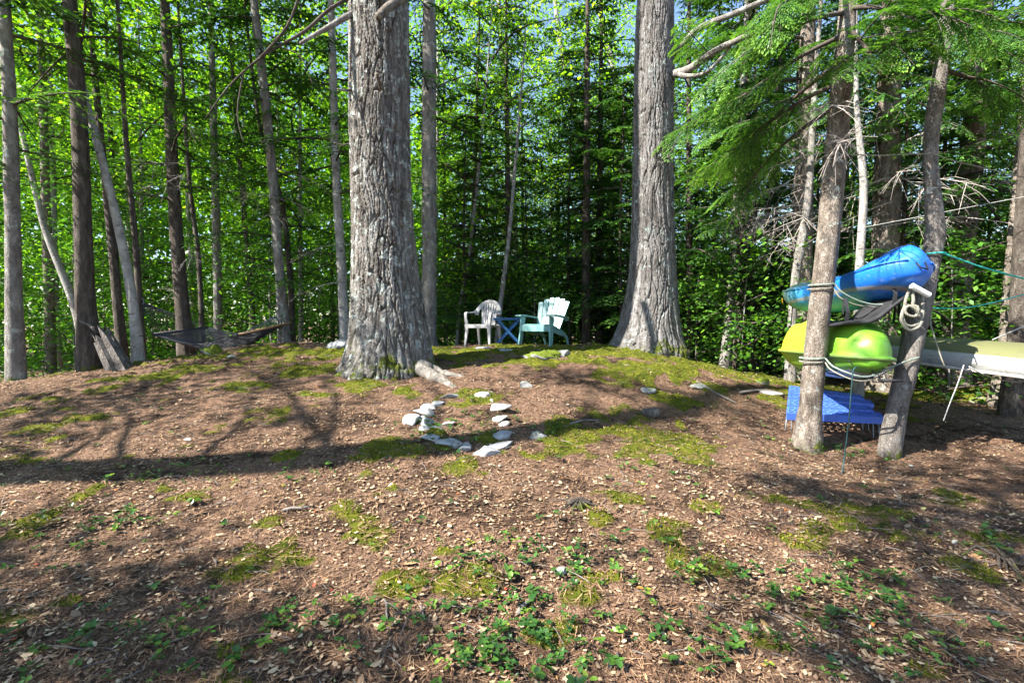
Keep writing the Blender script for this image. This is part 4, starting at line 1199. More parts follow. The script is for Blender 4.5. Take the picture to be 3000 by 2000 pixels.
STK = [('long bare grey stick in the shadow band right of the ring', [(1308, 977), (1345, 968), (1392, 969)], .014),
       ('thin pale stick on the mossy slope below the right pine', [(1432, 839), (1455, 846), (1470, 844)], .010),
       ('slender twig running across the moss below the right pine', [(1460, 848), (1500, 852), (1538, 860)], .007),
       ('crooked pale twig at the foot of the grey chair', [(1090, 790), (1096, 782), (1100, 768)], .008),
       ('pale stick lying beside the small grey rock', [(1190, 820), (1210, 826), (1222, 830)], .010),
       ('curved grey twig in the shade right of the post trunk', [(2050, 1118), (2062, 1140), (2066, 1165)], .008),
       ('short grey stick in the lit litter at lower centre', [(880, 1385), (888, 1400), (890, 1425)], .008),
       ('straight twig leaning beside the lower centre stick', [(964, 1398), (972, 1415), (978, 1432)], .007),
       ('pale bent twig in the lower left litter', [(492, 1290), (496, 1308), (498, 1330)], .007),
       ('dark flat splinter of wood on the lit slope left of centre', [(650, 1178), (690, 1172), (716, 1168)], .012),
       ('brown stick at the bottom edge right of centre', [(1190, 1420), (1205, 1400), (1220, 1385)], .014),
       ('white broken stick near the lower right corner', [(1400, 1545), (1412, 1525), (1420, 1505)], .011),
       ('exposed root curving along the path right of the pine', [(1600, 880), (1650, 910), (1690, 930)], .02),
       ('dry root beside the path below the stout trunk', [(1700, 905), (1760, 900), (1810, 912)], .022)]
for lb, pp, rd in STK:
    P_ = [hit(x, y) for x, y in pp]
    P_ = [Vector((p[0], p[1], g1(p[0], p[1]) + rd * 1.1)) for p in P_]
    if 'crooked' in lb: P_ = [Vector(P_[0]), Vector(P_[0]) + Vector((.05, 0, .09)), Vector(P_[0]) + Vector((.08, 0, .22))]
    S = [P_[0], P_[0].lerp(P_[1], .5) + Vector((0, .01, .004)), P_[1], P_[1].lerp(P_[2], .5) - Vector((0, .012, -.004)), P_[2]]
    o = obj('stick' if 'root' not in lb else 'root', MB().tube(S, [rd, rd * .95, rd * .85, rd * .7, rd * .4], 6).mesh('stick'), M['dead_twig'])
    tag(o, lb, 'stick' if 'root' not in lb else 'root')
p = hit(1495, 958)
lg = thing('log_piece', 'short sawn brown log piece in the shadow band', 'log', p, .3)
obj('wood', MB().tube([(-.09, 0, .05), (.09, 0, .055)], [.062, .060], 12, True, False).mesh('wood'), M['snag'], lg)
p = hit(1330, 1162)
rs = thing('root_stub', 'small dark rotten root stub in the lit foreground', 'stump', p)
obj('wood', rock_mesh('wood', 77, (.20, .16, .14), 6, .5, 3), M['hemlock_bark'], rs)
for k in range(5):
    a = -2.8 + k * .65
    obj('root', MB().tube([(0, 0, .05), (.10 * math.cos(a), .10 * math.sin(a), .02), (.2 * math.cos(a + .2), .2 * math.sin(a + .2), -.03)], [.010, .007, .003], 5).mesh('root'), M['hemlock_bark'], rs)
p = hit(2320, 1300)
rt = thing('root_tangle', 'dark tangle of roots at the right edge of the litter', 'roots', p)
for k in range(9):
    a = random.uniform(0, 6.28); l = random.uniform(.15, .32)
    obj('root', MB().tube([(0, 0, .02), (l * .5 * math.cos(a), l * .5 * math.sin(a), .06 + .03 * random.random()), (l * math.cos(a + .4), l * math.sin(a + .4), -.02)], [.014, .010, .004], 5).mesh('root'), M['hemlock_bark'], rt)

# small single things lying on the litter
M['oak'] = plain('dry_oak_leaf', (.42, .24, .12), .7, .3, .3, 30)
M['cone'] = plain('cone_scales', (.11, .075, .05), .8, .2, .4, 30)
M['chip'] = plain('bleached_wood', (.44, .40, .34), .85, .2, .25, 14)
for lb, vx, vy, L_, yaw in [('lobed tan oak leaf lying near the right edge of the litter', 2238, 1284, .13, .6), ('pinkish brown oak leaf at the bottom edge right of centre', 1546, 1526, .12, 2.0), ('curled brown oak leaf in the lit litter left of centre', 940, 1300, .09, 3.6)]:
    p = hit(vx, vy)
    half = [(0, 0), (.10, .06), (.2, .2), (.30, .10), (.44, .30), (.55, .13), (.70, .25), (.80, .10), (.92, .10), (1, 0)]
    V_ = [(x * L_ - L_ / 2, sg * y * L_, .012 + abs(y) * L_ * .35 + .25 * L_ * (x - .5) ** 2) for sg in (1, -1) for x, y in half] + [(x * L_ - L_ / 2, 0, .010 + .25 * L_ * (x - .5) ** 2) for x, y in half]
    F_ = [(20 + i, 21 + i, i + 1, i) for i in range(9)] + [(20 + i, 10 + i, 11 + i, 21 + i) for i in range(9)]
    o = obj('oak_leaf', MB().add(V_, F_).mesh('oak_leaf'), M['oak'])
    o.location = p; o.rotation_euler = (.1, -.1, yaw)
    tag(o, lb, 'leaf')
p = hit(2238, 1368)
co = thing('pine_cone', 'dark open pine cone lying at the lower right', 'cone', (p[0], p[1], p[2] + .022), .8)
obj('core', MB().tube([(-.03, 0, 0), (-.01, 0, 0), (.02, 0, 0), (.035, 0, 0)], [.008, .012, .010, .003], 7).mesh('core'), M['cone'], co)
sc_ = MB().add([(0, -.004, 0), (0, .004, 0), (.012, .007, .012), (.014, 0, .015), (.012, -.007, .012)], [(0, 1, 2, 3, 4)]).mesh('scale')
for i in range(40):
    f = i / 40; rr_ = .9 - .6 * f
    o = obj('scale', sc_, M['cone'], co)
    o.location = (-.03 + .062 * f, 0, 0); o.rotation_euler = (i * 2.4, 0, 0); o.scale = (.8, 1.1, 1.2 * rr_ + .35)
for lb, vx, vy, sz, yaw in [('white broken wood chip near the right edge of the litter', 2192, 1248, (.11, .035, .03), .8), ('pale wood splinter beside the snaking trunk', 2092, 1072, (.07, .04, .03), .2)]:
    p = hit(vx, vy)
    o = obj('wood_chip', rock_mesh('wood_chip', int(vx), sz, 7, .2, 3), M['chip']); o.location = (p[0], p[1], p[2] + .012); o.rotation_euler = (.2, .1, yaw)
    tag(o, lb, 'wood chip')

# ---------------------------------------------------------------- kayaks
def kayak_mat(name, stops, tan, tan_z, rough=.48):
    m = NT(name)
    v = m.coords()
    sp = m.n('SeparateXYZ', Vector=v)
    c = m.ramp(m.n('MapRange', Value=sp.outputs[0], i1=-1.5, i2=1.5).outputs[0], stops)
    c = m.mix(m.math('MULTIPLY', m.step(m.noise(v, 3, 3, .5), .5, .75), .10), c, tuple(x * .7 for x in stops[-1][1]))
    sc = m.noise(m.coords((1, 1, 6)), 14, 6, .75)
    band = m.math('SUBTRACT', 1.0, m.math('MULTIPLY', m.math('ABSOLUTE', m.math('SUBTRACT', sp.outputs[2], tan_z)), 16.0))
    f = m.step(m.math('ADD', band, m.math('MULTIPLY', sc, 1.2)), 1.15, 1.5)
    c = m.mix(m.math('MULTIPLY', f, .75), c, tan)
    gr = m.step(m.noise(m.coords((1.2, 1, 3)), 9, 8, .75), .54, .72)
    c = m.mix(m.math('MULTIPLY', gr, .35), c, tan)
    c = m.mix(m.math('MULTIPLY', m.step(m.noise(m.coords((.5, 4, 4)), 30, 4, .6), .64, .70), .5), c, (.40, .40, .36))
    m.col(c).rough(rough, .45)
    m.bump(m.noise(v, 5, 5, .6), .25, .03)
    return m.m


def loft(stations):
    """stations: list of closed rings (same count) -> verts, quads with end caps"""
    n = len(stations[0])
    V = [p for s in stations for p in s]
    F = [(i * n + k, i * n + (k + 1) % n, (i + 1) * n + (k + 1) % n, (i + 1) * n + k) for i in range(len(stations) - 1) for k in range(n)]
    F.append(tuple(range(n))[::-1]); F.append(tuple(range((len(stations) - 1) * n, len(stations) * n)))
    return V, F


def frame(near, far, roll=0.0):
    n_, f_ = Vector(near), Vector(far)
    x = (n_ - f_).normalized()
    y = Vector((0, 0, 1)).cross(x).normalized()
    z = x.cross(y)
    m = Matrix((x, y, z)).transposed().to_4x4()
    return Matrix.Translation((n_ + f_) / 2) @ m @ Matrix.Rotation(roll, 4, 'X'), (n_ - f_).length

# blue kayak, right way up
Mx, Lk = frame(W(2112, 628, 4.95), W(1822, 690, 7.7), R(-8))
bk = thing('kayak', 'bright blue kayak on the upper rope sling with scuffed side', 'kayak')
bk.matrix_world = Mx
def blue_ring(s):
    e = abs(s)
    w = .33 * max(.0, 1 - e ** 4.0) ** .6 + .05
    dep = .27 * (1 - .55 * e ** 5) + .01
    sheer = .10 * s * s + (.05 * max(0, s - .3) ** 2)
    dk = (.27 * math.exp(-((s - .85) / .40) ** 2) + .15 * math.exp(-((s + .8) / .34) ** 2) + .05) * (1 - .75 * e ** 8)
    pts = []
    for k in range(9):                      # hull, from +y gunwale under to -y
        a = math.pi * k / 8
        yy, zz = math.cos(a), -math.sin(a)
        yy = math.copysign(abs(yy) ** .8, yy); zz = -abs(zz) ** 1.05
        pts.append((s * Lk / 2, w * yy, sheer + dep * zz))
    for k in range(1, 8):                   # deck
        a = math.pi * k / 8
        u = -math.cos(a)
        well = .10 * sstep(.55, .30, abs(u)) * sstep(.62, .48, abs(s + .08)) if True else 0
        pts.append((s * Lk / 2, w * u * .93, sheer + .025 + dk * (1 - abs(u) ** 1.35) - well))
    return pts
ss = [math.copysign(abs(t) ** .75, t) for t in np.linspace(-1, 1, 41)]
V_, F_ = loft([blue_ring(s) for s in ss])
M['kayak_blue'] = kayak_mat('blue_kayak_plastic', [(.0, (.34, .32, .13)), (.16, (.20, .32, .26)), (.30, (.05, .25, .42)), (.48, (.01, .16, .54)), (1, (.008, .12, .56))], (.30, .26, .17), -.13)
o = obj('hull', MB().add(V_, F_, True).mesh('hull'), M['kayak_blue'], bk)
m_ = o.modifiers.new('sub', 'SUBSURF'); m_.levels = m_.render_levels = 1
for sd in (-1, 1):
    obj('gunwale_seam', MB().tube([(s * Lk / 2, sd * (.33 * max(0, 1 - abs(s) ** 4) ** .6 + .052), .10 * s * s + .05 * max(0, s - .3) ** 2 + .012) for s in np.linspace(-.97, .985, 30)], .009, 5).mesh('gunwale_seam'), M['kayak_blue'], bk)
M['black_nylon'] = plain('black_nylon', (.02, .02, .023), .7, .3, .3, 20)
obj('carry_handle', MB().tube([(Lk / 2 - .06, -.05, .16), (Lk / 2 + .05, -.03, .05), (Lk / 2 + .06, .03, .04), (Lk / 2 - .04, .05, .16)], .008, 5).mesh('carry_handle'), M['black_nylon'], bk)
for x, y_, l in ((.95, .12, .20), (.75, .2, .26), (.45, -.2, .18), (-.9, -.2, .25)):
    obj('strap', MB().bar([(x, y_, -.16), (x + .01, y_, -.2 - l * .5), (x - .01, y_ + .02, -.2 - l)], .035, .006).mesh('strap'), M['black_nylon'], bk)
def deck_z(s, u):
    q = blue_ring(s); k = int(round((u + 1) * 4)); k = min(6, max(0, k - 1))
    return q[9 + k][2]
obj('hatch', MB().tube([(Lk * .30, 0, deck_z(.6, 0) - .02), (Lk * .30, 0, deck_z(.6, 0) + .018)], .10, 20, True, False).mesh('hatch'), M['black_nylon'], bk)
obj('deck_line', MB().tube([(s * Lk / 2, -.20, deck_z(s, -.5) + .02) for s in (.35, .5, .65, .8)] + [(.88 * Lk / 2, 0, deck_z(.88, 0) + .012)] + [(s * Lk / 2, .20, deck_z(s, .5) + .02) for s in (.8, .65, .5, .35)], .006, 5).mesh('deck_line'), M['black_nylon'], bk)
obj('cockpit_rim', MB().tube([(-.12 + .55 * math.cos(a), .22 * math.sin(a), deck_z(-.08 + .39 * math.cos(a), .6 * math.sin(a)) + .02) for a in np.linspace(0, 6.2832, 33)], .014, 6).mesh('cockpit_rim'), M['black_nylon'], bk)
M['decal'] = plain('yellow_decal', (.60, .38, .04), .5, .4, .2, 9)
obj('decal', MB().add([(-Lk / 2 * s_, -(.33 * max(0, 1 - s_ ** 4.0) ** .6 + .05) * 1.02 * q, .10 * s_ * s_ - .27 * zf) for s_ in np.linspace(.72, .93, 5) for q, zf in ((.985, .35), (.93, .62))],
    [(2 * i, 2 * i + 1, 2 * i + 3, 2 * i + 2) for i in range(4)], True).mesh('decal'), M['decal'], bk)

# green kayak, bottom up
Mx, Lg = frame(W(2012, 822, 5.05), W(1826, 806, 7.55), R(-4))
gk = thing('kayak', 'lime green kayak lying bottom up on the lower rope sling', 'kayak')
gk.matrix_world = Mx
def green_ring(s):
    e = abs(s)
    w = .35 * max(0, 1 - e ** 3.4) ** .55 + .03
    h = .40 * (1 - .7 * e ** 4) + .01
    pts = []
    for k in range(21):
        a = math.pi * k / 20
        u = math.cos(a)
        rib = 1 + .13 * math.cos(a * 6 + 1.2 * s) * (1 - e ** 3) + .07 * math.cos(s * 9 + a * 3) - .10 * math.exp(-((s - .55) / .16) ** 2 - ((a - 2.0) / .35) ** 2)
        pts.append((s * Lg / 2, w * math.copysign(abs(u) ** .8, u) * .94, .03 + h * math.sin(a) ** .85 * rib))
    pts += [(s * Lg / 2, -w, .02), (s * Lg / 2, -w - .004, -.015), (s * Lg / 2, -w + .012, -.035)]
    dk = .25 * (1 - .75 * e ** 3)
    for k in range(1, 12):
        a = math.pi * k / 12
        pts.append((s * Lg / 2, -w * math.cos(a) * .86, -.035 - dk * math.sin(a) ** .9))
    pts += [(s * Lg / 2, w - .012, -.035), (s * Lg / 2, w + .004, -.015), (s * Lg / 2, w, .02)]
    return pts
V_, F_ = loft([green_ring(s) for s in ss])
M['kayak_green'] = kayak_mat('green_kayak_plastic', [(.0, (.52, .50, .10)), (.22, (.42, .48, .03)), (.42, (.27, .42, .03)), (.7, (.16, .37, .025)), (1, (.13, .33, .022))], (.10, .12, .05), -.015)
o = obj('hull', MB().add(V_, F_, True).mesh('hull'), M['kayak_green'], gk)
m_ = o.modifiers.new('sub', 'SUBSURF'); m_.levels = m_.render_levels = 1
obj('rim', MB().tube([(s * Lg / 2, sd * (.35 * max(0, 1 - abs(s) ** 3.4) ** .55 + .036), -.008) for sd, S_ in ((-1, np.linspace(-.985, .985, 40)), (1, np.linspace(.985, -.985, 40))) for s in S_], .026, 7).mesh('rim'), M['kayak_green'], gk)
M['kayak_pale'] = plain('pale_deck_plastic', (.46, .52, .40), .35, .5, .2, 4, (.30, .36, .08), .55)
pp = []
rows_ = np.linspace(.18, .84, 15)
for s in rows_:
    ring = green_ring(float(s))
    for q in ring[24:35]:
        pp.append((q[0], q[1] * 1.004, q[2] - .006 if q[2] < -.12 else q[2] - .004))
obj('deck_panel', MB().add([p_ for p_ in pp], [(i * 11 + k, i * 11 + k + 1, i * 11 + 12 + k, i * 11 + 11 + k) for i in range(14) for k in range(2, 8)], True).mesh('deck_panel'), M['kayak_pale'], gk)
obj('scupper_plug', MB().tube([(Lg * .30, -.02, .30), (Lg * .30, -.02, .345)], .045, 12, True, False).mesh('scupper_plug'), M['black_nylon'], gk)
obj('bungee_cord', MB().tube([(Lg * .46, -.22, -.05), (Lg * .44, -.1, -.12), (Lg * .43, .05, -.15), (Lg * .45, .2, -.06)], .007, 5).mesh('bungee_cord'), M['black_nylon'], gk)
obj('deck_line', MB().tube([(Lg * .20, -.37, -.04), (Lg * .30, -.25, -.22), (Lg * .36, 0, -.26), (Lg * .40, .2, -.2)], .008, 5).mesh('deck_line'), M['black_nylon'], gk)
obj('carry_handle', MB().tube([(Lg / 2 - .12, .10, -.03), (Lg / 2 - .05, .11, -.14), (Lg / 2 - .02, .13, -.24), (Lg / 2 - .06, .02, -.26), (Lg / 2 - .10, .02, -.12)], .009, 5).mesh('carry_handle'), M['black_nylon'], gk)
obj('toggle', MB().tube([(Lg / 2 - .04, .06, -.235), (Lg / 2 - .0, .26, -.215)], [.018, .014], 8).mesh('toggle'), M['black_nylon'], gk)

# black padded seat wedged between the kayaks
A_, B_ = W(1900, 752, 5.45), W(2050, 694, 5.35)
bs = thing('seat_cushion', 'black padded seat cushion drooping between the two kayaks', 'cushion', (A_ + B_) / 2)
o3 = np.array(bs.location)
sv, n1, n2 = [], 12, 5
for i in range(n1 + 1):
    t = i / n1
    p = A_ + (B_ - A_) * t - o3
    for j in range(n2 + 1):
        u = j / n2 - .5
        sv.append((p[0], p[1] + u * .42, p[2] - .09 * math.sin(math.pi * t) + .10 * u * u + .02 * math.sin(t * 9)))
o = obj('pad', MB().add(sv, [(i * (n2 + 1) + j, i * (n2 + 1) + j + 1, (i + 1) * (n2 + 1) + j + 1, (i + 1) * (n2 + 1) + j) for i in range(n1) for j in range(n2)], True).mesh('pad'), M['black_nylon'], bs)
m_ = o.modifiers.new('solid', 'SOLIDIFY'); m_.thickness = .035
for t in (.1, .8):
    p = A_ + (B_ - A_) * t - o3
    obj('strap', MB().bar([(p[0], p[1] - .2, p[2] + .02), (p[0] + .02, p[1] - .2, p[2] + .14), (p[0] + .05, p[1] - .1, p[2] + .3)], .04, .006).mesh('strap'), M['black_nylon'], bs)

# canoe, bottom up, running out of frame on the right
Mx, Lc = frame((5.55, 2.95, .91), (5.62, 7.75, 1.04))
cn = thing('canoe', 'olive topped white canoe hung upside down on ropes', 'canoe')
cn.matrix_world = Mx
def canoe_ring(s, part):
    e = abs(s)
    w = .43 * max(0, 1 - e ** 2.6) ** .65 + .012
    h = .30 - .05 * (1 - e * e) * 0 + .02 * e ** 6
    lift = -.06 * e ** 3
    pts = []
    if part == 0:
        K = np.linspace(0, 1, 17)
        for t in K:
            a = math.pi * t
            u = math.cos(a)
            pts.append((s * Lc / 2, w * math.copysign(abs(u) ** .85, u), lift + h * math.sin(a) ** .55))
        return pts
cm = NT('canoe_paint')
v = cm.coords(); sp = cm.n('SeparateXYZ', Vector=v)
cc = cm.mix(cm.step(cm.math('ADD', sp.outputs[2], cm.math('MULTIPLY', cm.noise(v, 3, 3), .01)), .165, .185), (.40, .41, .41), (.13, .135, .06))
cc = cm.mix(cm.math('MULTIPLY', cm.step(cm.noise(cm.coords((.6, 1, 2)), 7, 8, .75), .48, .68), .6), cc, (.13, .125, .075))
cc = cm.mix(cm.math('MULTIPLY', cm.step(cm.noise(cm.coords((3, 1, .6)), 22, 6, .75), .56, .66), .5), cc, (.07, .065, .045))
cm.col(cc).rough(.5, .4)
cv = [canoe_ring(s, 0) for s in ss]
Vc = [p for r_ in cv for p in r_]
o = obj('hull', MB().add(Vc, [(i * 17 + k, i * 17 + k + 1, (i + 1) * 17 + k + 1, (i + 1) * 17 + k) for i in range(40) for k in range(16)], True).mesh('hull'), cm.m, cn)
m_ = o.modifiers.new('solid', 'SOLIDIFY'); m_.thickness = .012
M['alu'] = plain('gunwale_trim', (.50, .47, .42), .5, .5, .2, 9, (.2, .18, .14), .5)
for sd in (-1, 1):
    obj('gunwale', MB().tube([(s * Lc / 2, sd * (.43 * max(0, 1 - abs(s) ** 2.6) ** .65 + .014), -.06 * abs(s) ** 3 - .012) for s in np.linspace(-.985, .985, 40)], .018, 6).mesh('gunwale'), M['alu'], cn)
for x in (-.9, .0, .9):
    obj('thwart', MB().box((x, 0, .0), (.06, .8 - .25 * abs(x), .02)).mesh('thwart'), M['bar_wood'], cn)

# ---------------------------------------------------------------- ropes
M['rope_tan'] = plain('tan_rope', (.20, .19, .155), .9, .2, .2, 40, (.25, .28, .24), .55)
M['rope_green'] = plain('faded_green_rope', (.18, .225, .195), .9, .2, .25, 30)
M['rope_teal'] = plain('teal_rope', (.03, .34, .30), .7, .3, .2, 30)
M['rope_white'] = plain('white_rope', (.32, .32, .31), .8, .3, .15, 30)
M['cord_dark'] = plain('dark_green_cord', (.02, .06, .065), .7, .3, .2, 20)


def smooth(P, n=5):
    P = [np.array(p) for p in P]; S = []
    for i in range(len(P) - 1):
        a, b, c, d = P[max(i - 1, 0)], P[i], P[i + 1], P[min(i + 2, len(P) - 1)]
        for k in range(n):
            t = k / n
            S.append(.5 * (2 * b + (c - a) * t + (2 * a - 5 * b + 4 * c - d) * t * t + (3 * b - a - 3 * c + d) * t ** 3))
    S.append(P[-1])
    return S


def rope(label, P, r, mat, name='rope', cat='rope', strands=True):
    S = smooth(P)
    if not strands:
        return tag(obj(name, MB().tube(S, r, 6).mesh(name), M[mat]), label, cat)
    # laid rope: three strands twisted round the line
    o = thing(name, label, cat, S[0])
    D = [0.0]
    for a, b in zip(S[:-1], S[1:]): D.append(D[-1] + float(np.linalg.norm(b - a)))
    n = max(12, min(260, int(D[-1] / (r * 1.6))))
    dd = np.linspace(0, D[-1], n)
    Q = np.stack([np.interp(dd, D, [p[j] for p in S]) for j in range(3)], -1)
    T = unit(np.gradient(Q, axis=0))
    up = np.where(np.abs(T[:, 2:3]) > .9, np.array([[1., 0, 0]]), np.array([[0, 0, 1.]]))
    A = unit(np.cross(T, up)); B = np.cross(T, A)
    for k in range(3):
        ph = dd / (r * 6) * 2 * math.pi + k * 2.094
        pts = Q + (A * np.cos(ph)[:, None] + B * np.sin(ph)[:, None]) * r * .5 - S[0]
        obj('strand', MB().tube(pts, r * .58, 5).mesh('strand'), M[mat], o)
    return o

def ringpts(vx, vy, Y, rad, n=9, a0=0.0, a1=360.0, dz=.0):
    c = W(vx, vy, Y)
    return [c + np.array([rad * math.cos(R(a)), rad * math.sin(R(a)), dz * (i / n)]) for i, a in enumerate(np.linspace(a0, a1, n + 1))]

kr = 46 / 2 * 5.5 / FPX + .018
rope('pale rope sling round the trunk carrying the blue kayak', ringpts(1888, 655, 5.5, kr, 9, 60, 300) + [W(1935, 672, 5.36), W(1975, 692, 5.36), W(2020, 700, 5.36), W(2070, 690, 5.36), W(2108, 664, 5.3)], .011, 'rope_green')
rope('second strand of pale rope wrapped beside the blue kayak sling', ringpts(1886, 664, 5.5, kr, 9, 60, 300) + [W(1930, 684, 5.35), W(1965, 700, 5.36), W(2010, 706, 5.4)], .009, 'rope_tan')
rope('pale green rope sling under the green kayak', ringpts(1868, 822, 5.5, kr, 9, 60, 300) + [W(1915, 842, 5.25), W(1965, 862, 5.1), W(2000, 864, 5.1), W(2040, 846, 5.2), W(2075, 832, 5.28), W(2112, 820, 5.26)], .011, 'rope_green')
rope('tan rope doubled under the green kayak', ringpts(1867, 830, 5.5, kr, 9, 60, 300) + [W(1910, 850, 5.24), W(1960, 872, 5.1), W(2000, 872, 5.1), W(2050, 846, 5.22)], .009, 'rope_tan')
rope('thin cord dangling from the green kayak to the ground', [W(1972, 842, 4.9), W(1960, 850, 4.88), W(1955, 900, 4.88), W(1948, 980, 4.9), W(1938, 1060, 4.95), hit(1934, 1088)], .006, 'cord_dark', strands=False)
rope('long taut line from the kayak trunk across to the right', ringpts(1912, 363, 5.5, kr, 7, 120, 300) + [W(2033, 357, 5.4), W(2134, 354, 5.28), W(2200, 372, 5.6), W(2352, 408, 6.2), W(2460, 440, 6.8)], .006, 'rope_tan', strands=False)
rope('taut pale line rising right above the canoe', [W(1975, 524, 7.5), W(2100, 500, 7.1), W(2352, 452, 6.4), W(2500, 425, 6.0)], .0042, 'rope_white', strands=False)
rope('teal rope tied round the snaking trunk running right', ringpts(2141, 584, 5.4, .115, 10, 30, 390) + [W(2165, 582, 5.3), W(2250, 612, 5.4), W(2352, 640, 5.5), W(2460, 668, 5.6)], .011, 'rope_teal')
rope('turquoise line slack behind the snaking trunk', [W(2010, 690, 5.9), W(2070, 700, 5.8), W(2140, 707, 5.7), W(2230, 705, 5.7), W(2352, 676, 5.8), W(2460, 640, 6.0)], .007, 'rope_teal', strands=False)
rope('white rope end hanging under the canoe', [W(2214, 838, 5.2), W(2200, 880, 5.2), W(2182, 925, 5.2), W(2167, 966, 5.2)], .006, 'rope_white', strands=False)
rope('white rope sagging under the canoe to the right edge', [W(2226, 842, 5.2), W(2265, 862, 5.2), W(2310, 874, 5.2), W(2352, 875, 5.1), W(2430, 860, 5.0)], .008, 'rope_white', strands=False)
rope('pale line from the canoe up to the right edge trunk', [W(2280, 780, 5.5), W(2345, 752, 5.9), W(2400, 730, 6.2)], .007, 'rope_white', strands=False)
rope('brown rope from the snaking trunk down to the canoe side', ringpts(2128, 700, 5.4, .108, 6, 180, 380) + [W(2137, 735, 5.3), W(2142, 760, 5.25), W(2165, 830, 5.15), W(2178, 852, 5.2)], .008, 'rope_tan')
# coil of thick rope and its white tube handle
kc = W(2092, 718, 5.12)
coil = thing('rope_coil', 'thick grey rope coil knotted on the leaning trunk', 'rope', kc)
def coil_strand(P, r):
    S = smooth(P, 6)
    D = np.concatenate([[0], np.cumsum(np.linalg.norm(np.diff(np.array(S), axis=0), axis=1))])
    n = max(14, int(D[-1] / (r * 1.2))); dd = np.linspace(0, D[-1], n)
    Q = np.stack([np.interp(dd, D, np.array(S)[:, j]) for j in range(3)], -1)
    T = unit(np.gradient(Q, axis=0)); A = unit(np.cross(T, np.array([0, 1., 0]))); B = np.cross(T, A)
    for k in range(3):
        ph = dd / (r * 5) * 2 * math.pi + k * 2.094
        obj('strand', MB().tube(Q + (A * np.cos(ph)[:, None] + B * np.sin(ph)[:, None]) * r * .5, r * .6, 5).mesh('strand'), M['rope_tan'], coil)
def px(x, y, d=0.0): return W(x, y, 5.12 + d) - kc
coil_strand([px(2090, 660, .02), px(2080, 690), px(2078, 705), px(2072, 722, -.03), px(2080, 745, -.04), px(2100, 748, -.04), px(2116, 732, -.03), px(2120, 705), px(2118, 672, .03)], .017)
coil_strand([px(2096, 662, .02), px(2098, 690, -.02), px(2096, 700, -.03), px(2108, 706, -.05), px(2104, 726, -.06), px(2086, 724, -.06), px(2078, 712, -.05), px(2088, 702, -.06), px(2104, 712, -.07), px(2112, 728, -.06)], .017)
coil_strand([px(2074, 715, -.02), px(2070, 735, -.05), px(2086, 758, -.05), px(2108, 752, -.05), px(2118, 738, -.05)], .017)
tb_ = tag(obj('float_tube', MB().tube([W(2094, 656, 5.02), W(2134, 678, 5.02)], .030, 12, True, False).mesh('float_tube'), plain('white_plastic', (.75, .76, .78), .5, .4, .06), bevel=.004), 'short white plastic tube hanging at the knotted rope', 'tube')

# ---------------------------------------------------------------- blue lattice bench
M['lattice_blue'] = plain('blue_lattice_plastic', (.06, .14, .55), .5, .4, .12, 6, (.16, .20, .45), .62)
M['wire'] = plain('steel_wire', (.25, .30, .36), .4, .5, .2, 12)
bb = thing('lattice_bench', 'low stepped blue lattice bench on wire legs under the kayaks', 'bench', on_ground(3.9, 6.1))
b3 = np.array(bb.location)
FL, FR, BLk, BRk = W(1806, 948, 5.78), W(2030, 958, 5.78), W(1813, 893, 6.75), W(1984, 914, 6.62)
for i in range(4):
    t0, t1 = i / 4, (i + 1) / 4 - .012
    def e(t, side):
        a, b = (FL, BLk) if side == 0 else (FR, BRk)
        return a + (b - a) * t + np.array([0, 0, .018 * i]) + (np.array([-.07 * (i % 2), 0, 0]) if side else 0)
    nx_, ny_ = 40, 7
    vv = []
    for j in range(ny_ + 1):
        for k in range(nx_ + 1):
            t = t0 + (t1 - t0) * j / ny_
            p = e(t, 0) * (1 - k / nx_) + e(t, 1) * (k / nx_) - b3
            vv.append(p)
    ff = [(j * (nx_ + 1) + k, j * (nx_ + 1) + k + 1, (j + 1) * (nx_ + 1) + k + 1, (j + 1) * (nx_ + 1) + k) for j in range(ny_) for k in range(nx_)
          if not (j % 2 == 1 and (k + (j // 2) % 2) % 3 != 0 and 0 < k < nx_ - 1)]
    o = obj('lattice_panel', MB().add(vv, ff).mesh('lattice_panel'), M['lattice_blue'], bb)
    m_ = o.modifiers.new('solid', 'SOLIDIFY'); m_.thickness = .014
    a, b = e(t0, 0) - b3, e(t0, 1) - b3
    hgt = .085 if i == 0 else .05
    obj('skirt', MB().bar([a + np.array([0, -.006, -hgt / 2 + .003]), b + np.array([0, -.006, -hgt / 2 + .003])], .010, hgt, (0, 1, 0)).mesh('skirt'), M['lattice_blue'], bb)
    b2 = e(t1, 1) - b3
    obj('skirt', MB().bar([b + np.array([.006, .0, -hgt / 2 + .003]), b2 + np.array([.006, 0, -hgt / 2 + .003])], .010, hgt, (1, 0, 0)).mesh('skirt'), M['lattice_blue'], bb)
    for sx, p in ((-1, a), (1, b)):
        for q in (0.03, .10):
            top = p + np.array([-sx * q, .04, -.05])
            fx, fy = top[0] + sx * .015 + b3[0], top[1] + b3[1]
            foot = np.array([fx - b3[0], fy - b3[1], g1(fx, fy) - b3[2] - .02])
            obj('wire_leg', MB().tube([top, foot], .006, 5).mesh('wire_leg'), M['wire'], bb)

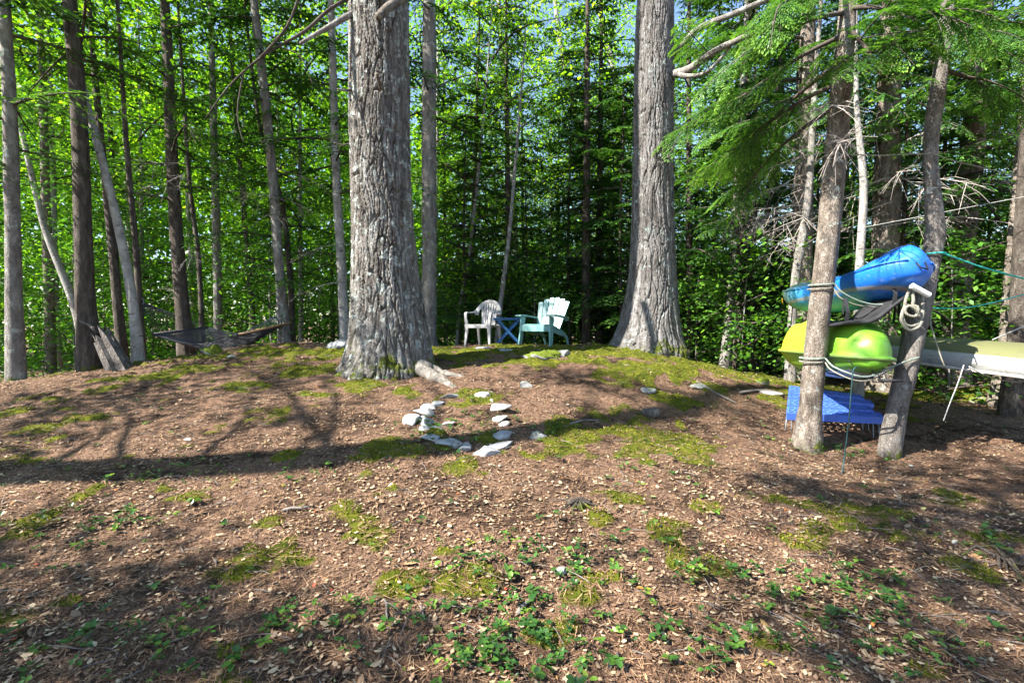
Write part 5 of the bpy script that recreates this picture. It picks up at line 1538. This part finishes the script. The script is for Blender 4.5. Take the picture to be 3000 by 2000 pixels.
# ---------------------------------------------------------------- far camper seen between the trunks
M['camper'] = plain('camper_white', (.55, .58, .58), .5, .4, .08, 3)
cp = W(1597, 795, 26)
ca = thing('camper', 'small pale camper with rounded roof far beyond the right pine', 'camper', (cp[0], 26, g1(cp[0], 26)), R(10))
zc = cp[2] - ca.location[2]
obj('body', MB().box((-.55, 0, zc * .5 + .1), (1.9, 1.6, zc + .2)).mesh('body'), M['camper'], ca)
obj('roof', MB().tube([(-.55 + 1.1 * math.sin(a), -.85, zc + .2 + .5 * math.cos(a)) for a in np.linspace(-1.5, 1.5, 9)], .12, 5).mesh('roof'), M['camper'], ca)
obj('roof_panel', MB().add([(-.55 + 1.1 * math.sin(a), y_, zc + .2 + .5 * math.cos(a)) for a in np.linspace(-1.5, 1.5, 9) for y_ in (-.9, .8)], [(2 * i, 2 * i + 1, 2 * i + 3, 2 * i + 2) for i in range(8)], True).mesh('roof_panel'), M['camper'], ca)
obj('doorway', MB().box((-.05, -.82, zc * .5), (.5, .06, zc * .9)).mesh('doorway'), M['bar_dark'], ca)

# ---------------------------------------------------------------- litter, needles, moss, ground cover
def scatter(n, seed, xr=1.25, y0=1.35, y1=10.5, power=1.6):
    """points on the floor in front of the camera, denser nearby"""
    r = np.random.default_rng(seed)
    y = y0 + (y1 - y0) * r.random(n) ** power
    x = (r.random(n) * 2 - 1) * (y * xr + .3)
    return r, x, y


def leaves(r, P, yaw, tilt, ln, wd, fold=.12, curl=.15):
    """six-point folded leaves lying at P"""
    n = len(P)
    u = np.array([0, .33, .72, 1., .72, .33]); v = np.array([0, .5, .42, 0, -.42, -.5])
    lx = u[None] * ln[:, None] - ln[:, None] * .5
    ly = v[None] * wd[:, None]
    lz = np.abs(v)[None] * wd[:, None] * fold * 2 + curl * ln[:, None] * (u[None] - .5) ** 2 * 2
    ct, st = np.cos(tilt)[:, None], np.sin(tilt)[:, None]
    lx, lz = lx * ct - lz * st, lx * st + lz * ct
    c, s = np.cos(yaw)[:, None], np.sin(yaw)[:, None]
    V = np.stack([lx * c - ly * s, lx * s + ly * c, lz], -1) + P[:, None]
    b = np.arange(n)[:, None] * 6
    F = np.concatenate([b + np.array([0, 1, 2, 3]), b + np.array([0, 3, 4, 5])], 0)
    return V.reshape(-1, 3), F

def floor(x, y):
    m = np.zeros(x.shape); k = (np.abs(x) < 10) & (y > 0) & (y < 13); m[k] = moss_at(x[k], y[k])
    return gz(x, y) + .022 * fbm(x * 6, y * 6, 5, 3) + m * (.018 + .05 * np.clip(fbm(x * 7, y * 7, 8, 2) + .25, 0, 1)), m

lm_ = NT('dry_leaves')
at = lm_.n('Attribute', _attribute_name='tint').outputs['Fac']
cl = lm_.ramp(at, [(.0, (.07, .042, .028)), (.3, (.21, .13, .08)), (.55, (.38, .28, .18)), (.74, (.48, .38, .24)), (.86, (.24, .25, .10)), (.95, (.45, .14, .035)), (1.0, (.30, .05, .025))])
lm_.col(cl).rough(.65, .3)
r, x, y = scatter(70000, 1, power=1.15)
d = fbm(x * 1.4, y * 1.4, 19, 3)
keep = (r.random(len(x)) < np.clip(.62 + d * 1.1, .12, 1))
x, y = x[keep], y[keep]
z, m = floor(x, y)
k2 = r.random(len(x)) > m * .75
x, y, z = x[k2], y[k2], z[k2]
n = len(x)
ln = r.uniform(.012, .034, n) * (1 + .7 * (r.random(n) < .08))
V_, F_ = leaves(r, np.stack([x, y, z + .008], -1), r.random(n) * 6.28, r.normal(0, .25, n), ln, ln * r.uniform(.35, .7, n), .16, .35)
t = np.clip(r.beta(1.5, 1.9, n) * .78 + (r.random(n) < .10) * r.uniform(.1, .4, n), 0, 1)
tag(obj('leaf_litter', mesh_np('leaf_litter', V_, F_, np.repeat(t, 6)), lm_.m), 'dry tan leaves scattered over the forest floor', 'leaf litter', kind='stuff')

# needles
r, x, y = scatter(70000, 2, power=1.9, y1=8)
z, m = floor(x, y)
n = len(x)
yaw, ln, tl = r.random(n) * 6.28, r.uniform(.03, .085, n), r.normal(.04, .14, n)
D = np.stack([np.cos(yaw) * np.cos(tl), np.sin(yaw) * np.cos(tl), np.sin(tl)], -1)
S = np.stack([-np.sin(yaw), np.cos(yaw), np.zeros(n)], -1)
P = np.stack([x, y, z + .004], -1)
wd = .0011 + .0006 * y
Q = np.stack([P - S * wd[:, None], P + D * ln[:, None] - S * wd[:, None] * .5, P + D * ln[:, None] + S * wd[:, None] * .5, P + S * wd[:, None]], 1)
nm_ = NT('pine_needles')
nm_.col(nm_.ramp(nm_.n('Attribute', _attribute_name='tint').outputs['Fac'], [(0, (.04, .02, .012)), (.5, (.15, .08, .045)), (1, (.34, .22, .13))])).rough(.8, .2)
tag(obj('pine_needles', card_mesh('pine_needles', Q, r.random(n)), nm_.m), 'rusty fallen pine needles carpeting the ground', 'needles', kind='stuff')

# moss tufts
r, x, y = scatter(150000, 3, power=1.25)
m = moss_at(x, y)
keep = r.random(len(x)) < m * .9
x, y = x[keep], y[keep]
z, m = floor(x, y)
n = len(x)
h = r.uniform(.010, .026, n) * (.6 + .5 * m)
D = unit(np.stack([r.normal(0, .45, n), r.normal(0, .45, n), np.ones(n)], -1))
S = unit(np.cross(D, r.normal(0, 1, (n, 3))))
Q = cards(np.stack([x, y, z - .003], -1), D, S, h, .006 + .0012 * y, 0)
tag(obj('moss', card_mesh('moss', Q, np.clip(.5 + fbm(x * 6, y * 6, 4, 3) * .9 + r.normal(0, .12, n), 0, 1)),
    leaf_mat('moss_tufts', [(0, (.035, .06, .006)), (.5, (.115, .145, .013)), (1, (.29, .275, .028))], .3, (1.2, 1.2, .5), .8, .1)), 'green and yellow moss patches on the forest floor', 'moss', kind='stuff')

# wintergreen and other low leafy plants
COVER = [(1150, 1490, 260, 90, 1.0), (1120, 1310, 170, 70, .8), (1340, 1300, 170, 60, .7), (1760, 1360, 220, 70, .7), (2010, 1370, 130, 60, .6), (200, 1210, 200, 40, .5), (500, 1085, 380, 30, .5), (1010, 1000, 90, 30, .9),
         (2130, 1490, 200, 60, .5), (1080, 990, 90, 40, .8), (1250, 990, 60, 20, .6), (1900, 1030, 90, 24, .9), (930, 1420, 160, 50, .6), (720, 1440, 200, 60, .5), (330, 1500, 300, 70, .45), (1480, 1090, 160, 40, .3), (2290, 1260, 100, 40, .5), (1650, 1480, 250, 70, .5)]
cov = []
for vx, vy, a, b, s in COVER:
    c = hit(vx, vy); e1 = hit(vx + a, vy); e2 = hit(vx, vy - b)
    cov.append((c[0], c[1], abs(e1[0] - c[0]), abs(e2[1] - c[1]), s))
r, x, y = scatter(13000, 4, power=1.3, y1=9)
w = np.full(len(x), .05)
for a, b, sx, sy, s in cov: w = np.maximum(w, s * np.exp(-((x - a) / sx) ** 2 - ((y - b) / sy) ** 2))
keep = r.random(len(x)) < w * np.clip(.6 + 1.6 * fbm(x * 3, y * 3, 55, 2), .05, 1.3)
x, y = list(x[keep]), list(y[keep])
for a, b, sx, sy, s in cov:
    k = int(55 * s * math.sqrt(max(.1, sx * sy)) + 26 * s)
    x += list(a + r.normal(0, .55, k) * sx); y += list(b + r.normal(0, .55, k) * sy)
x, y = np.array(x), np.array(y)
k = y > 1.3
x, y = x[k], y[k]
z, _ = floor(x, y)
PP, YW, TL, LN, TT = [], [], [], [], []
for i in range(len(x)):
    k = r.integers(3, 7); hh = r.uniform(.015, .06); t0 = r.beta(1.6, 2.6); a0 = r.random() * 6.28
    s = r.uniform(.4, 1.2)
    for j in range(k):
        a = a0 + j * 6.28 / k + r.normal(0, .25); l = s * r.uniform(.023, .043)
        PP.append((x[i] + math.cos(a) * l * .6, y[i] + math.sin(a) * l * .6, z[i] + hh + r.uniform(-.012, .012))); YW.append(a); TL.append(r.normal(.15, .3)); LN.append(l); TT.append(np.clip(t0 * .8 + r.normal(0, .1) + (.25 if r.random() < .05 else 0), 0, 1))
PP, LN = np.array(PP), np.array(LN)
V_, F_ = leaves(r, PP, np.array(YW), np.array(TL), LN, LN * r.uniform(.55, .75, len(LN)), .08, -.1)
tag(obj('wintergreen', mesh_np('wintergreen', V_, F_, np.repeat(np.array(TT), 6)),
    leaf_mat('wintergreen_leaves', [(0, (.03, .085, .02)), (.3, (.07, .165, .026)), (.55, (.15, .26, .035)), (.72, (.30, .30, .04)), (.86, (.42, .18, .05)), (1, (.30, .06, .05))], .3, (1.2, 1.2, .5), .32, .5)), 'glossy low wintergreen leaves growing through the litter', 'ground cover', kind='stuff')

# fallen twigs too small to count
r, x, y = scatter(1500, 6, power=1.4)
z, _ = floor(x, y)
mb = MB()
for i in range(len(x)):
    a, l = r.random() * 6.28, r.uniform(.05, .22)
    d = np.array([math.cos(a), math.sin(a), r.normal(0, .05)])
    p = np.array([x[i], y[i], z[i] + .006])
    mb.tube([p, p + d * l * .5 + np.array([r.normal(0, .01), r.normal(0, .01), .008]), p + d * l], [.0035, .003, .0015], 3, False)
tag(obj('fallen_twigs', mb.mesh('fallen_twigs'), M['dead_twig']), 'short bare twigs scattered in the litter', 'twigs', kind='stuff')
